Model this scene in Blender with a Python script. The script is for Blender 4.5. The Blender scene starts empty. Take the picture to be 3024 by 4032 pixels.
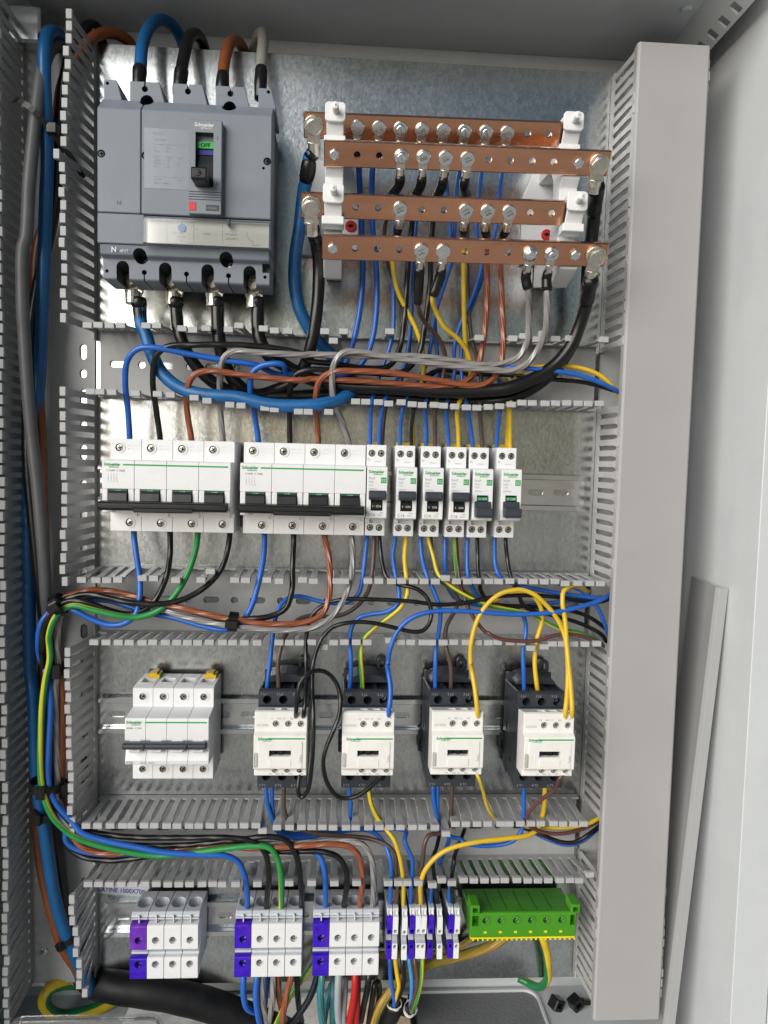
import bpy, bmesh, math, random
from mathutils import Vector, Matrix, noise
R = random.Random(7)
SC = bpy.context.scene
COL = SC.collection
MM = 0.001
Z0 = 1350.0          # the mounting plate's top edge stands 1.35 m above the ground

# ------------------------------------------------------------------ camera
cam = bpy.data.cameras.new('camera')
cam.sensor_fit = 'AUTO'; cam.sensor_width = 36.0; cam.lens = 26.0
cam.clip_start = 0.01; cam.clip_end = 500
camo = bpy.data.objects.new('camera', cam); COL.objects.link(camo)
right = Vector((0.9979714, -0.05866295, 0.0247335))
down = Vector((0.02065094, -0.06920646, -0.99738859))
fwd = Vector((0.06022148, 0.99587606, -0.06785462))
m = Matrix.Identity(4)
for i in range(3):
    m[i][0] = right[i]; m[i][1] = -down[i]; m[i][2] = -fwd[i]
m[0][3] = 0.22884; m[1][3] = -0.71239; m[2][3] = (Z0 - 371.81) * MM
camo.matrix_world = m
SC.camera = camo

# ------------------------------------------------------------------ sky, sun, exposure
SUN_AZ, SUN_EL = 41.0, 16.0      # degrees to the left of straight ahead of the cabinet, and up
w = bpy.data.worlds.new('World'); SC.world = w; w.use_nodes = True
nt = w.node_tree
sky = nt.nodes.new('ShaderNodeTexSky'); sky.sky_type = 'NISHITA'; sky.sun_disc = False
sky.sun_elevation = math.radians(SUN_EL); sky.sun_rotation = math.radians(180 + SUN_AZ)
sky.air_density = 1.2; sky.dust_density = 1.5; sky.ozone_density = 1.0; sky.altitude = 100
bg = nt.nodes['Background']; bg.inputs['Strength'].default_value = 0.05
nt.links.new(sky.outputs[0], bg.inputs[0])
sl = bpy.data.lights.new('sun', 'SUN'); sl.energy = 4.0; sl.angle = math.radians(56); sl.color = (1.0, 0.99, 0.97)
slo = bpy.data.objects.new('sun', sl); COL.objects.link(slo)
az, el = math.radians(SUN_AZ), math.radians(SUN_EL)
sdir = Vector((-math.sin(az) * math.cos(el), -math.cos(az) * math.cos(el), math.sin(el)))
slo.rotation_euler = sdir.to_track_quat('Z', 'Y').to_euler()
slo.location = (0, -3, 4)
vs = SC.view_settings
vs.view_transform = 'Standard'; vs.look = 'None'; vs.gamma = 1.0; vs.use_curve_mapping = False
vs.exposure = 0.03

# ------------------------------------------------------------------ materials
def S(h):
    h = h.lstrip('#'); out = []
    for i in (0, 2, 4):
        c = int(h[i:i + 2], 16) / 255
        out.append(c / 12.92 if c <= 0.04045 else ((c + 0.055) / 1.055) ** 2.4)
    return (*out, 1.0)

def node(nt, kind, **kw):
    n = nt.nodes.new(kind)
    for k, v in kw.items():
        if k.startswith('i_'):
            n.inputs[k[2:].replace('_', ' ')].default_value = v
        else:
            setattr(n, k, v)
    return n

def mat(name, col, rough=0.45, metal=0.0, var=0.06, vscale=30, bump=0.0, bscale=400, rvar=0.08, spec=0.5, dirt=None, stretch=(1, 1, 1), trans=0.0, ior=1.45):
    """Principled with a slow colour mottling, a roughness mottling and a fine bump, all from noise in object space."""
    mt = bpy.data.materials.new(name); mt.use_nodes = True
    t = mt.node_tree; p = t.nodes['Principled BSDF']
    c = S(col) if isinstance(col, str) else col
    p.inputs['Metallic'].default_value = metal; p.inputs['Specular IOR Level'].default_value = spec
    p.inputs['IOR'].default_value = ior
    if trans: p.inputs['Transmission Weight'].default_value = trans
    geo = node(t, 'ShaderNodeNewGeometry')
    mp = node(t, 'ShaderNodeMapping'); mp.inputs['Scale'].default_value = stretch
    t.links.new(geo.outputs['Position'], mp.inputs['Vector'])
    n1 = node(t, 'ShaderNodeTexNoise', i_Scale=vscale, i_Detail=5.0, i_Roughness=0.6)
    t.links.new(mp.outputs[0], n1.inputs['Vector'])
    mr = node(t, 'ShaderNodeMapRange'); mr.inputs['From Min'].default_value = 0.3; mr.inputs['From Max'].default_value = 0.7
    mr.inputs['To Min'].default_value = 1 - var; mr.inputs['To Max'].default_value = 1 + var
    t.links.new(n1.outputs['Fac'], mr.inputs['Value'])
    hv = node(t, 'ShaderNodeHueSaturation'); hv.inputs['Color'].default_value = c
    t.links.new(mr.outputs[0], hv.inputs['Value'])
    last = hv.outputs[0]
    if dirt:
        dc, amount, dscale = dirt
        n2 = node(t, 'ShaderNodeTexNoise', i_Scale=dscale, i_Detail=8.0, i_Roughness=0.7)
        t.links.new(mp.outputs[0], n2.inputs['Vector'])
        r2 = node(t, 'ShaderNodeMapRange'); r2.inputs['From Min'].default_value = 0.52; r2.inputs['From Max'].default_value = 0.75
        r2.inputs['To Max'].default_value = amount
        t.links.new(n2.outputs['Fac'], r2.inputs['Value'])
        mx = node(t, 'ShaderNodeMix', data_type='RGBA')
        t.links.new(r2.outputs[0], mx.inputs['Factor']); t.links.new(last, mx.inputs['A'])
        mx.inputs['B'].default_value = S(dc)
        last = mx.outputs['Result']
    t.links.new(last, p.inputs['Base Color'])
    rr = node(t, 'ShaderNodeMapRange'); rr.inputs['From Min'].default_value = 0.3; rr.inputs['From Max'].default_value = 0.7
    rr.inputs['To Min'].default_value = max(0.02, rough - rvar); rr.inputs['To Max'].default_value = min(1, rough + rvar)
    t.links.new(n1.outputs['Fac'], rr.inputs['Value']); t.links.new(rr.outputs[0], p.inputs['Roughness'])
    if bump:
        nb = node(t, 'ShaderNodeTexNoise', i_Scale=bscale, i_Detail=2.0)
        t.links.new(mp.outputs[0], nb.inputs['Vector'])
        bp = node(t, 'ShaderNodeBump', i_Strength=bump, i_Distance=0.0006)
        t.links.new(nb.outputs['Fac'], bp.inputs['Height']); t.links.new(bp.outputs[0], p.inputs['Normal'])
    return mt

def galvanised(name, base='#9fa3a3', rough=0.34):
    """Zinc spangle: angular cells of slightly different tone and gloss, vertical rolling streaks, faint scratches."""
    mt = bpy.data.materials.new(name); mt.use_nodes = True
    t = mt.node_tree; p = t.nodes['Principled BSDF']; p.inputs['Metallic'].default_value = 1.0
    geo = node(t, 'ShaderNodeNewGeometry')
    def mapped(s):
        mp = node(t, 'ShaderNodeMapping'); mp.inputs['Scale'].default_value = s
        t.links.new(geo.outputs['Position'], mp.inputs['Vector']); return mp.outputs[0]
    wob = node(t, 'ShaderNodeTexNoise', i_Scale=400.0, i_Detail=2.0)
    t.links.new(mapped((1, 1, 1)), wob.inputs['Vector'])
    add = node(t, 'ShaderNodeVectorMath', operation='MULTIPLY_ADD')
    t.links.new(wob.outputs['Color'], add.inputs[0]); add.inputs[1].default_value = (0.0022,) * 3
    t.links.new(mapped((1, 1, 0.55)), add.inputs[2])
    vo = node(t, 'ShaderNodeTexVoronoi', i_Scale=520.0); t.links.new(add.outputs[0], vo.inputs['Vector'])
    bw = node(t, 'ShaderNodeRGBToBW'); t.links.new(vo.outputs['Color'], bw.inputs[0])
    st = node(t, 'ShaderNodeTexNoise', i_Scale=40.0, i_Detail=6.0, i_Roughness=0.7); t.links.new(mapped((1, 1, 0.06)), st.inputs['Vector'])
    bl = node(t, 'ShaderNodeTexNoise', i_Scale=9.0, i_Detail=5.0); t.links.new(mapped((1, 1, 1)), bl.inputs['Vector'])
    def mth(op, a, b, c=None):
        n = node(t, 'ShaderNodeMath', operation=op)
        for i, v in enumerate((a, b, c)):
            if v is None: continue
            if isinstance(v, (int, float)): n.inputs[i].default_value = v
            else: t.links.new(v, n.inputs[i])
        return n.outputs[0]
    v = mth('MULTIPLY_ADD', bw.outputs[0], 0.30, 0.69)
    v = mth('MULTIPLY_ADD', st.outputs['Fac'], 0.42, mth('SUBTRACT', v, 0.06))
    v = mth('MULTIPLY_ADD', bl.outputs['Fac'], 0.20, mth('SUBTRACT', v, 0.17))
    hv = node(t, 'ShaderNodeHueSaturation'); hv.inputs['Color'].default_value = S(base)
    t.links.new(v, hv.inputs['Value'])
    # scratches: thin stretched noise ridges, paler
    wv = node(t, 'ShaderNodeTexNoise', i_Scale=26.0, i_Detail=4.0, i_Distortion=1.4); t.links.new(mapped((3.2, 1, 0.5)), wv.inputs['Vector'])
    rg = mth('ABSOLUTE', mth('SUBTRACT', wv.outputs['Fac'], 0.5), 0)
    sm = node(t, 'ShaderNodeMapRange'); sm.inputs['From Min'].default_value = 0.0; sm.inputs['From Max'].default_value = 0.006
    sm.inputs['To Min'].default_value = 0.16; sm.inputs['To Max'].default_value = 0.0
    t.links.new(rg, sm.inputs['Value'])
    mx = node(t, 'ShaderNodeMix', data_type='RGBA'); t.links.new(sm.outputs[0], mx.inputs['Factor'])
    t.links.new(hv.outputs[0], mx.inputs['A']); mx.inputs['B'].default_value = S('#d8dcdc')
    t.links.new(mx.outputs['Result'], p.inputs['Base Color'])
    ro = mth('MULTIPLY_ADD', bw.outputs[0], 0.05, rough - 0.02)
    ro = mth('MULTIPLY_ADD', bl.outputs['Fac'], 0.12, mth('SUBTRACT', ro, 0.05))
    t.links.new(ro, p.inputs['Roughness'])
    bp = node(t, 'ShaderNodeBump', i_Strength=0.07, i_Distance=0.0006)
    t.links.new(mth('ADD', bw.outputs[0], st.outputs['Fac']), bp.inputs['Height']); t.links.new(bp.outputs[0], p.inputs['Normal'])
    return mt

def wire_mat(name, c1, c2=None, rough=0.32, strands=0.0, turns=9.0, share=0.45, gloss=0.5, wear=0.0):
    """Wire insulation; UV.x runs round the wire, UV.y along it in metres. c2 = the second colour of a striped wire."""
    mt = bpy.data.materials.new(name); mt.use_nodes = True
    t = mt.node_tree; p = t.nodes['Principled BSDF']
    p.inputs['Specular IOR Level'].default_value = gloss
    uv = node(t, 'ShaderNodeTexCoord'); sx = node(t, 'ShaderNodeSeparateXYZ'); t.links.new(uv.outputs['UV'], sx.inputs[0])
    def mth(op, a, b=0.0, c=None):
        n = node(t, 'ShaderNodeMath', operation=op)
        for i, v in enumerate((a, b, c)):
            if v is None: continue
            if isinstance(v, (int, float)): n.inputs[i].default_value = v
            else: t.links.new(v, n.inputs[i])
        return n.outputs[0]
    geo = node(t, 'ShaderNodeNewGeometry')
    nz = node(t, 'ShaderNodeTexNoise', i_Scale=60.0, i_Detail=4.0); t.links.new(geo.outputs['Position'], nz.inputs['Vector'])
    mr = node(t, 'ShaderNodeMapRange'); mr.inputs['From Min'].default_value = 0.3; mr.inputs['From Max'].default_value = 0.7
    mr.inputs['To Min'].default_value = 0.9; mr.inputs['To Max'].default_value = 1.1
    t.links.new(nz.outputs['Fac'], mr.inputs['Value'])
    hv = node(t, 'ShaderNodeHueSaturation'); t.links.new(mr.outputs[0], hv.inputs['Value'])
    if c2:
        ph = mth('FRACT', mth('MULTIPLY_ADD', sx.outputs['Y'], 2.2, sx.outputs['X']))
        sel = mth('LESS_THAN', ph, share)
        mx = node(t, 'ShaderNodeMix', data_type='RGBA'); t.links.new(sel, mx.inputs['Factor'])
        mx.inputs['A'].default_value = S(c1); mx.inputs['B'].default_value = S(c2)
        t.links.new(mx.outputs['Result'], hv.inputs['Color'])
    else:
        hv.inputs['Color'].default_value = S(c1)
    last = hv.outputs[0]
    if wear:
        n2 = node(t, 'ShaderNodeTexNoise', i_Scale=150.0, i_Detail=6.0, i_Roughness=0.75)
        cmb = node(t, 'ShaderNodeCombineXYZ'); t.links.new(mth('MULTIPLY', sx.outputs['X'], 0.06), cmb.inputs[0]); t.links.new(mth('MULTIPLY', sx.outputs['Y'], 0.35), cmb.inputs[1])
        t.links.new(cmb.outputs[0], n2.inputs['Vector'])
        r2 = node(t, 'ShaderNodeMapRange'); r2.inputs['From Min'].default_value = 0.5; r2.inputs['From Max'].default_value = 0.72; r2.inputs['To Max'].default_value = wear
        t.links.new(n2.outputs['Fac'], r2.inputs['Value'])
        m2 = node(t, 'ShaderNodeMix', data_type='RGBA'); t.links.new(r2.outputs[0], m2.inputs['Factor'])
        t.links.new(last, m2.inputs['A']); m2.inputs['B'].default_value = S('#1d2a36'); last = m2.outputs['Result']
    t.links.new(last, p.inputs['Base Color'])
    p.inputs['Roughness'].default_value = rough
    if strands:
        ph = mth('MULTIPLY', mth('MULTIPLY_ADD', sx.outputs['X'], turns, mth('MULTIPLY', sx.outputs['Y'], 45.0)), 6.28318)
        bp = node(t, 'ShaderNodeBump', i_Strength=strands, i_Distance=0.0004)
        t.links.new(mth('SINE', ph), bp.inputs['Height']); t.links.new(bp.outputs[0], p.inputs['Normal'])
    else:
        n3 = node(t, 'ShaderNodeTexNoise', i_Scale=350.0, i_Detail=2.0); t.links.new(geo.outputs['Position'], n3.inputs['Vector'])
        bp = node(t, 'ShaderNodeBump', i_Strength=0.12, i_Distance=0.0004)
        t.links.new(n3.outputs['Fac'], bp.inputs['Height']); t.links.new(bp.outputs[0], p.inputs['Normal'])
    return mt

def thin_clear(name, haze):
    """Clear sheet plastic: light passes, a little is mirrored (more at grazing angles) and a trace is scattered."""
    mt = bpy.data.materials.new(name); mt.use_nodes = True; t = mt.node_tree
    t.nodes.remove(t.nodes['Principled BSDF']); out = t.nodes['Material Output']
    tr = node(t, 'ShaderNodeBsdfTransparent'); gl = node(t, 'ShaderNodeBsdfGlossy', i_Roughness=0.08); df = node(t, 'ShaderNodeBsdfDiffuse')
    df.inputs['Color'].default_value = (0.8, 0.82, 0.83, 1); tr.inputs['Color'].default_value = (0.95, 0.96, 0.96, 1)
    fr = node(t, 'ShaderNodeFresnel', i_IOR=1.45); m1 = node(t, 'ShaderNodeMixShader'); m2 = node(t, 'ShaderNodeMixShader'); m1.inputs[0].default_value = haze
    t.links.new(tr.outputs[0], m1.inputs[1]); t.links.new(df.outputs[0], m1.inputs[2])
    t.links.new(fr.outputs[0], m2.inputs[0]); t.links.new(m1.outputs[0], m2.inputs[1]); t.links.new(gl.outputs[0], m2.inputs[2])
    t.links.new(m2.outputs[0], out.inputs['Surface']); return mt

M = {}
M['zinc'] = galvanised('galvanised_steel', '#d3d6d5', 0.21)
M['zinc_rail'] = mat('galvanised_rail', '#e4e6e6', 0.19, metal=1.0, var=0.07, vscale=120, stretch=(0.2, 1, 1))
M['paint'] = mat('cabinet_paint', '#c9cdcf', 0.42, var=0.03, vscale=20, bump=0.35, bscale=900)
M['duct'] = mat('duct_pvc', '#aeafaf', 0.42, var=0.05, vscale=45, bump=0.05, bscale=700, dirt=('#8f8d89', 0.4, 70))
M['lid'] = mat('duct_lid_pvc', '#a4a3a3', 0.40, var=0.03, vscale=12, bump=0.04, bscale=600, dirt=('#999795', 0.3, 16))
M['lid2'] = mat('loose_lid_pvc', '#9c9d9e', 0.38, var=0.03, vscale=12, bump=0.04, bscale=600)
M['white'] = mat('white_plastic', '#e6e7e8', 0.38, var=0.03, vscale=60, bump=0.04, bscale=900, dirt=('#bfbdbb', 0.3, 60))
M['cream'] = mat('cream_plastic', '#eae9e5', 0.40, var=0.03, vscale=60, bump=0.04, bscale=900, dirt=('#c4bda8', 0.3, 70))
M['pale'] = mat('pale_grey_plastic', '#c9cdd2', 0.42, var=0.03, vscale=60)
M['clip_white'] = mat('support_white', '#e6e7e7', 0.42, var=0.03, vscale=50, bump=0.04, bscale=700)
M['mccb'] = mat('breaker_grey', '#79808a', 0.46, var=0.05, vscale=35, bump=0.08, bscale=1100, dirt=('#858a8f', 0.35, 40))
M['mccb_dark'] = mat('breaker_dark', '#42464b', 0.5, var=0.05)
M['nose'] = mat('escutcheon_grey', '#7b828a', 0.44, var=0.05, vscale=40)
M['anthracite'] = mat('anthracite_plastic', '#34383f', 0.42, var=0.08, vscale=60, bump=0.06, bscale=800)
M['black'] = mat('black_plastic', '#141517', 0.38, var=0.1, vscale=80)
M['toggle'] = mat('toggle_slate', '#393e45', 0.40, var=0.06, vscale=90)
M['hole'] = mat('hole_black', '#050505', 0.8, var=0.0)
M['steel'] = mat('bright_zinc_bolt', '#e2e6e8', 0.24, metal=0.92, var=0.08, vscale=300, rvar=0.1)
M['nickel'] = mat('tinned_lug', '#dedad0', 0.30, metal=1.0, var=0.08, vscale=200, rvar=0.1)
M['darkscrew'] = mat('dark_screw', '#b3b1a8', 0.30, metal=1.0, var=0.15, vscale=300)
M['copper'] = mat('copper_bar', '#e6ab8a', 0.21, metal=1.0, var=0.16, vscale=16, rvar=0.12, dirt=('#b57350', 0.55, 26), stretch=(0.35, 1, 1.6), bump=0.05, bscale=500)
M['yellow'] = mat('yellow_plastic', '#d8b41c', 0.42, var=0.06)
M['red'] = mat('red_plastic', '#c5303a', 0.40, var=0.06)
M['green'] = mat('green_block', '#46901f', 0.36, var=0.05, vscale=60)
M['greenyellow'] = mat('block_yellow', '#e3dc1d', 0.40, var=0.05)
M['brandgreen'] = mat('print_green', '#2f9e4f', 0.5, var=0.02)
M['offgreen'] = mat('off_green', '#1fb04a', 0.45, var=0.02)
M['darkgreen'] = mat('off_dark_green', '#0f7a4a', 0.45, var=0.02)
M['print'] = mat('print_dark', '#5c5e60', 0.6, var=0.0)
M['print_light'] = mat('print_grey', '#9a9a98', 0.6, var=0.0)
M['print_white'] = mat('print_white', '#d6d8d8', 0.6, var=0.0)
M['print_blue'] = mat('print_blue', '#2a2a8a', 0.6, var=0.0)
M['violet'] = mat('violet_ink', '#3a16b8', 0.34, var=0.16, vscale=160, dirt=('#6a2ac0', 0.6, 70))
M['violet2'] = mat('violet_ink_pale', '#6a2fb0', 0.34, var=0.18, vscale=140, dirt=('#9a62c8', 0.7, 90))
M['label_film'] = mat('label_film', '#7c838c', 0.16, var=0.02)
M['trip_paper'] = mat('trip_paper', '#f0ece2', 0.5, var=0.03)
M['blue_dial'] = mat('blue_dial', '#2f7fd6', 0.4, var=0.03)
M['clear'] = thin_clear('clear_plastic', 0.06)
M['acrylic'] = thin_clear('clear_acrylic', 0.10)
M['sticker'] = mat('sticker_paper', '#d9dbe6', 0.5, var=0.02)
M['tape'] = mat('black_tape', '#131314', 0.30, var=0.15, vscale=150, bump=0.5, bscale=140)
M['tie'] = mat('black_nylon', '#101112', 0.36, var=0.1)
M['gland'] = mat('gland_plate_paint', '#76777a', 0.55, var=0.06, vscale=50, bump=1.0, bscale=260)
M['sheath'] = mat('black_sheath', '#101113', 0.55, var=0.25, vscale=40, bump=0.2, bscale=300, dirt=('#3a3937', 0.3, 55))
M['paper_white'] = mat('torn_white', '#cfccc6', 0.6, var=0.05, bump=0.4, bscale=300)
M['earth'] = mat('ground_earth', '#c8c4bc', 0.95, var=0.3, vscale=14, bump=1.0, bscale=60, dirt=('#857b70', 0.6, 9))
M['rock'] = mat('ground_rock', '#a48f78', 0.9, var=0.3, vscale=40, bump=1.0, bscale=120, dirt=('#5d4a3b', 0.8, 30))
M['w_blue'] = wire_mat('wire_blue', '#2461ba', rough=0.33)
M['w_bluebig'] = wire_mat('wire_blue_large', '#145a92', rough=0.34, wear=0.0)
M['w_blueworn'] = wire_mat('wire_blue_worn', '#1b639f', rough=0.42, wear=0.85)
M['w_lightblue'] = wire_mat('wire_light_blue', '#3f86c4', rough=0.36)
M['w_black'] = wire_mat('wire_black', '#141415', rough=0.30, strands=0.25, turns=4)
M['w_blackbig'] = wire_mat('wire_black_large', '#121213', rough=0.30)
M['w_brown'] = wire_mat('wire_brown', '#8e4f31', rough=0.28, strands=0.6, turns=5, gloss=0.7)
M['w_dbrown'] = wire_mat('wire_dark_brown', '#54443d', rough=0.34)
M['w_rbrown'] = wire_mat('wire_red_brown', '#5d3a36', rough=0.34)
M['w_brownbig'] = wire_mat('wire_brown_large', '#7c4526', rough=0.36)
M['w_grey'] = wire_mat('wire_grey', '#8d8a88', rough=0.24, strands=0.7, turns=5, gloss=0.9)
M['w_greybig'] = wire_mat('wire_grey_large', '#87857f', rough=0.40)
M['w_slate'] = wire_mat('wire_slate', '#5c5d5f', rough=0.45)
M['w_lgrey'] = wire_mat('wire_light_grey', '#9aa0a6', rough=0.36)
M['w_yellow'] = wire_mat('wire_yellow', '#d6b22c', rough=0.33)
M['w_gy'] = wire_mat('wire_green_yellow', '#d8b92a', '#2c8a3f', rough=0.33, share=0.24)
M['w_gy2'] = wire_mat('cable_green_yellow', '#d8b92a', '#1f7a45', rough=0.33, share=0.5)
M['w_green'] = wire_mat('wire_green', '#2c8b45', '#c9c228', rough=0.33, share=0.2)
M['w_gyt'] = wire_mat('wire_tan_yellow', '#b08a3c', '#8f7f33', rough=0.33, share=0.3, strands=0.4)
M['w_teal'] = wire_mat('wire_teal', '#3b7a80', rough=0.30, strands=0.4)
M['w_red'] = wire_mat('wire_red', '#b41f1f', rough=0.33)
M['w_dblue'] = wire_mat('wire_navy', '#141c28', rough=0.34)

# ------------------------------------------------------------------ mesh helpers (all lengths in mm: x right, d out of the plate, z up)
def V(x, d, z): return Vector((x * MM, -d * MM, z * MM))

def quadloop(bm, rings, caps=True):
    n = len(rings[0])
    for a, b in zip(rings, rings[1:]):
        for k in range(n):
            bm.faces.new((a[k], a[(k + 1) % n], b[(k + 1) % n], b[k]))
    if caps:
        bm.faces.new(list(reversed(rings[0]))); bm.faces.new(rings[-1])

def box(bm, x0, x1, d0, d1, z0, z1):
    r = [[bm.verts.new(V(x, d, z)) for x, z in ((x0, z0), (x1, z0), (x1, z1), (x0, z1))] for d in (d0, d1)]
    quadloop(bm, r); return bm

def prism_x(bm, prof, x0, x1):
    quadloop(bm, [[bm.verts.new(V(x, d, z)) for d, z in prof] for x in (x0, x1)]); return bm

def prism_d(bm, prof, d0, d1):
    quadloop(bm, [[bm.verts.new(V(x, d, z)) for x, z in prof] for d in (d0, d1)]); return bm

def prism_z(bm, prof, z0, z1):
    quadloop(bm, [[bm.verts.new(V(x, d, z)) for x, d in prof] for z in (z0, z1)]); return bm

def frame(ax):
    ax = ax.normalized()
    u = ax.cross(Vector((0, 0, 1)))
    if u.length < 1e-4: u = Vector((1, 0, 0))
    u.normalize(); return u, ax.cross(u).normalized()

def cyl(bm, c, ax, r, h, n=16, r2=None, rot=0.0):
    """Cylinder from c along the axis ax (x,d,z tuple), radius r to r2."""
    c = V(*c); a = V(*ax).normalized(); u, v = frame(a); r2 = r if r2 is None else r2
    rings = []
    for rr, hh in ((r, 0), (r2, h)):
        rings.append([bm.verts.new(c + a * hh * MM + (u * math.cos(rot + 6.28318 * k / n) + v * math.sin(rot + 6.28318 * k / n)) * rr * MM) for k in range(n)])
    quadloop(bm, rings); return bm

def lathe(bm, c, ax, prof, n=20):
    """Closed profile of (radius, height) turned round the axis."""
    c = V(*c); a = V(*ax).normalized(); u, v = frame(a)
    cols = []
    for k in range(n):
        dr = u * math.cos(6.28318 * k / n) + v * math.sin(6.28318 * k / n)
        cols.append([bm.verts.new(c + dr * r * MM + a * h * MM) for r, h in prof])
    q = len(prof)
    for k in range(n):
        A, B = cols[k], cols[(k + 1) % n]
        for j in range(q):
            bm.faces.new((A[j], A[(j + 1) % q], B[(j + 1) % q], B[j]))
    return bm

def ring(bm, c, ax, r0, r1, h, n=20): return lathe(bm, c, ax, [(r0, 0), (r1, 0), (r1, h), (r0, h)], n)

def rrect(x0, x1, z0, z1, r, n=4):
    out = []
    for cx, cz, a0 in ((x1 - r, z1 - r, 0), (x0 + r, z1 - r, 90), (x0 + r, z0 + r, 180), (x1 - r, z0 + r, 270)):
        for k in range(n + 1):
            a = math.radians(a0 + 90 * k / n); out.append((cx + r * math.cos(a), cz + r * math.sin(a)))
    return out

def to_mesh(name, bm, material, bevel=0.0, smooth=False, seg=1):
    bmesh.ops.recalc_face_normals(bm, faces=bm.faces)
    if bevel:
        es = [e for e in bm.edges if len(e.link_faces) == 2 and e.calc_face_angle(0) > 0.6]
        bmesh.ops.bevel(bm, geom=es, offset=bevel * MM, segments=seg, profile=0.6, affect='EDGES', clamp_overlap=True)
    me = bpy.data.meshes.new(name); bm.to_mesh(me); bm.free()
    for mm_ in (material if isinstance(material, (list, tuple)) else [material]):
        me.materials.append(M[mm_] if isinstance(mm_, str) else mm_)
    if smooth: me.shade_smooth()
    return me

def put(name, me, parent=None, loc=(0, 0, 0), rot=None, scale=None):
    o = bpy.data.objects.new(name, me); COL.objects.link(o)
    if parent is not None: o.parent = parent
    o.location = V(*loc)
    if rot: o.rotation_euler = rot
    if scale: o.scale = scale if isinstance(scale, (tuple, list)) else (scale,) * 3
    return o

def part(name, bm, material, parent=None, bevel=0.0, smooth=False, loc=(0, 0, 0), rot=None):
    return put(name, to_mesh(name, bm, material, bevel, smooth), parent, loc, rot)

def NB(): return bmesh.new()

def cut(me, cutter, material=None, cross=False):
    """The mesh minus the closed cutter, evaluated once."""
    bmesh.ops.recalc_face_normals(cutter, faces=cutter.faces)
    cm = bpy.data.meshes.new('cutter'); cutter.to_mesh(cm); cutter.free()
    if material: cm.materials.append(M[material])
    a = bpy.data.objects.new('a', me); b = bpy.data.objects.new('b', cm)
    COL.objects.link(a); COL.objects.link(b)
    md = a.modifiers.new('cut', 'BOOLEAN'); md.operation = 'DIFFERENCE'; md.solver = 'EXACT'; md.use_self = cross; md.object = b
    md.material_mode = 'TRANSFER' if material else 'INDEX'
    dg = bpy.context.evaluated_depsgraph_get(); dg.update()
    out = bpy.data.meshes.new_from_object(a.evaluated_get(dg))
    out.name = me.name
    bpy.data.objects.remove(a); bpy.data.objects.remove(b); bpy.data.meshes.remove(cm)
    return out

def thing(name, label, cat, loc=(0, 0, 0), group=None, rot=None):
    o = bpy.data.objects.new(name, None); COL.objects.link(o)
    o.empty_display_size = 0.01
    o.location = V(loc[0], loc[1], loc[2] + Z0)
    if rot: o.rotation_euler = rot
    o['label'] = label; o['category'] = cat
    if group: o['group'] = group
    return o

_TX = {}
def text(name, s, parent, x, d, z, size, material, align='LEFT', bold=0.0, rot=None, sx=1.0):
    """Flat print: lettering laid on a surface that faces out of the plate; size = cap height in mm."""
    key = (s, size, material, align, bold, sx)
    if key not in _TX:
        cu = bpy.data.curves.new('t', 'FONT'); cu.body = s; cu.size = size * MM * 1.40; cu.align_x = align; cu.offset = bold * MM
        cu.resolution_u = 2
        o = bpy.data.objects.new('t', cu); COL.objects.link(o)
        dg = bpy.context.evaluated_depsgraph_get(); dg.update()
        me = bpy.data.meshes.new_from_object(o.evaluated_get(dg))
        me.materials.clear(); me.materials.append(M[material]); me.name = 'print'
        if sx != 1.0:
            for v in me.vertices: v.co.x *= sx
        bpy.data.objects.remove(o); bpy.data.curves.remove(cu); _TX[key] = me
    return put(name, _TX[key], parent, (x, d, z), rot or (math.pi / 2, 0, 0))

def logo(parent, x, d, z, h, material='brandgreen'):
    """The maker's two-line mark: name, small leaf-like loop and second word."""
    text('maker_name', 'Schneider', parent, x, d, z, h, material, bold=0.13 * h / 3, sx=0.95)
    text('maker_name_second_line', 'Electric', parent, x + 2.45 * h, d, z - 0.62 * h, h * 0.5, material, bold=0.03, sx=1.12)
    b = NB(); ring(b, (0, 0, 0), (0, 1, 0), h * 0.13, h * 0.26, 0.02, 12)
    part('maker_mark', b, material, parent, loc=(x + 2.0 * h, d, z - 0.45 * h))

# cross-recessed screw head, unit radius 1 mm, lying on d = 0 and facing out
def _screw(material):
    b = NB(); lathe(b, (0, 0, 0), (0, 1, 0), [(0.001, -0.8), (1, -0.8), (1, 0.05), (0.82, 0.22), (0.001, 0.30)], 20)
    me = to_mesh('screw', b, material, smooth=False)
    c = NB(); box(c, -0.62, 0.62, -0.25, 1, -0.13, 0.13); me = cut(me, c, 'hole')
    c = NB(); box(c, -0.13, 0.13, -0.25, 1, -0.62, 0.62); return cut(me, c, 'hole')
SCREW = {k: _screw(k) for k in ('steel', 'darkscrew', 'black')}
def screw(parent, x, d, z, r, material='darkscrew', name='screw', dirn=None):
    o = put(name, SCREW[material], parent, (x, d, z), scale=r)
    o.rotation_euler = (0, R.uniform(0, 1.57), 0)
    return o

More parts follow.
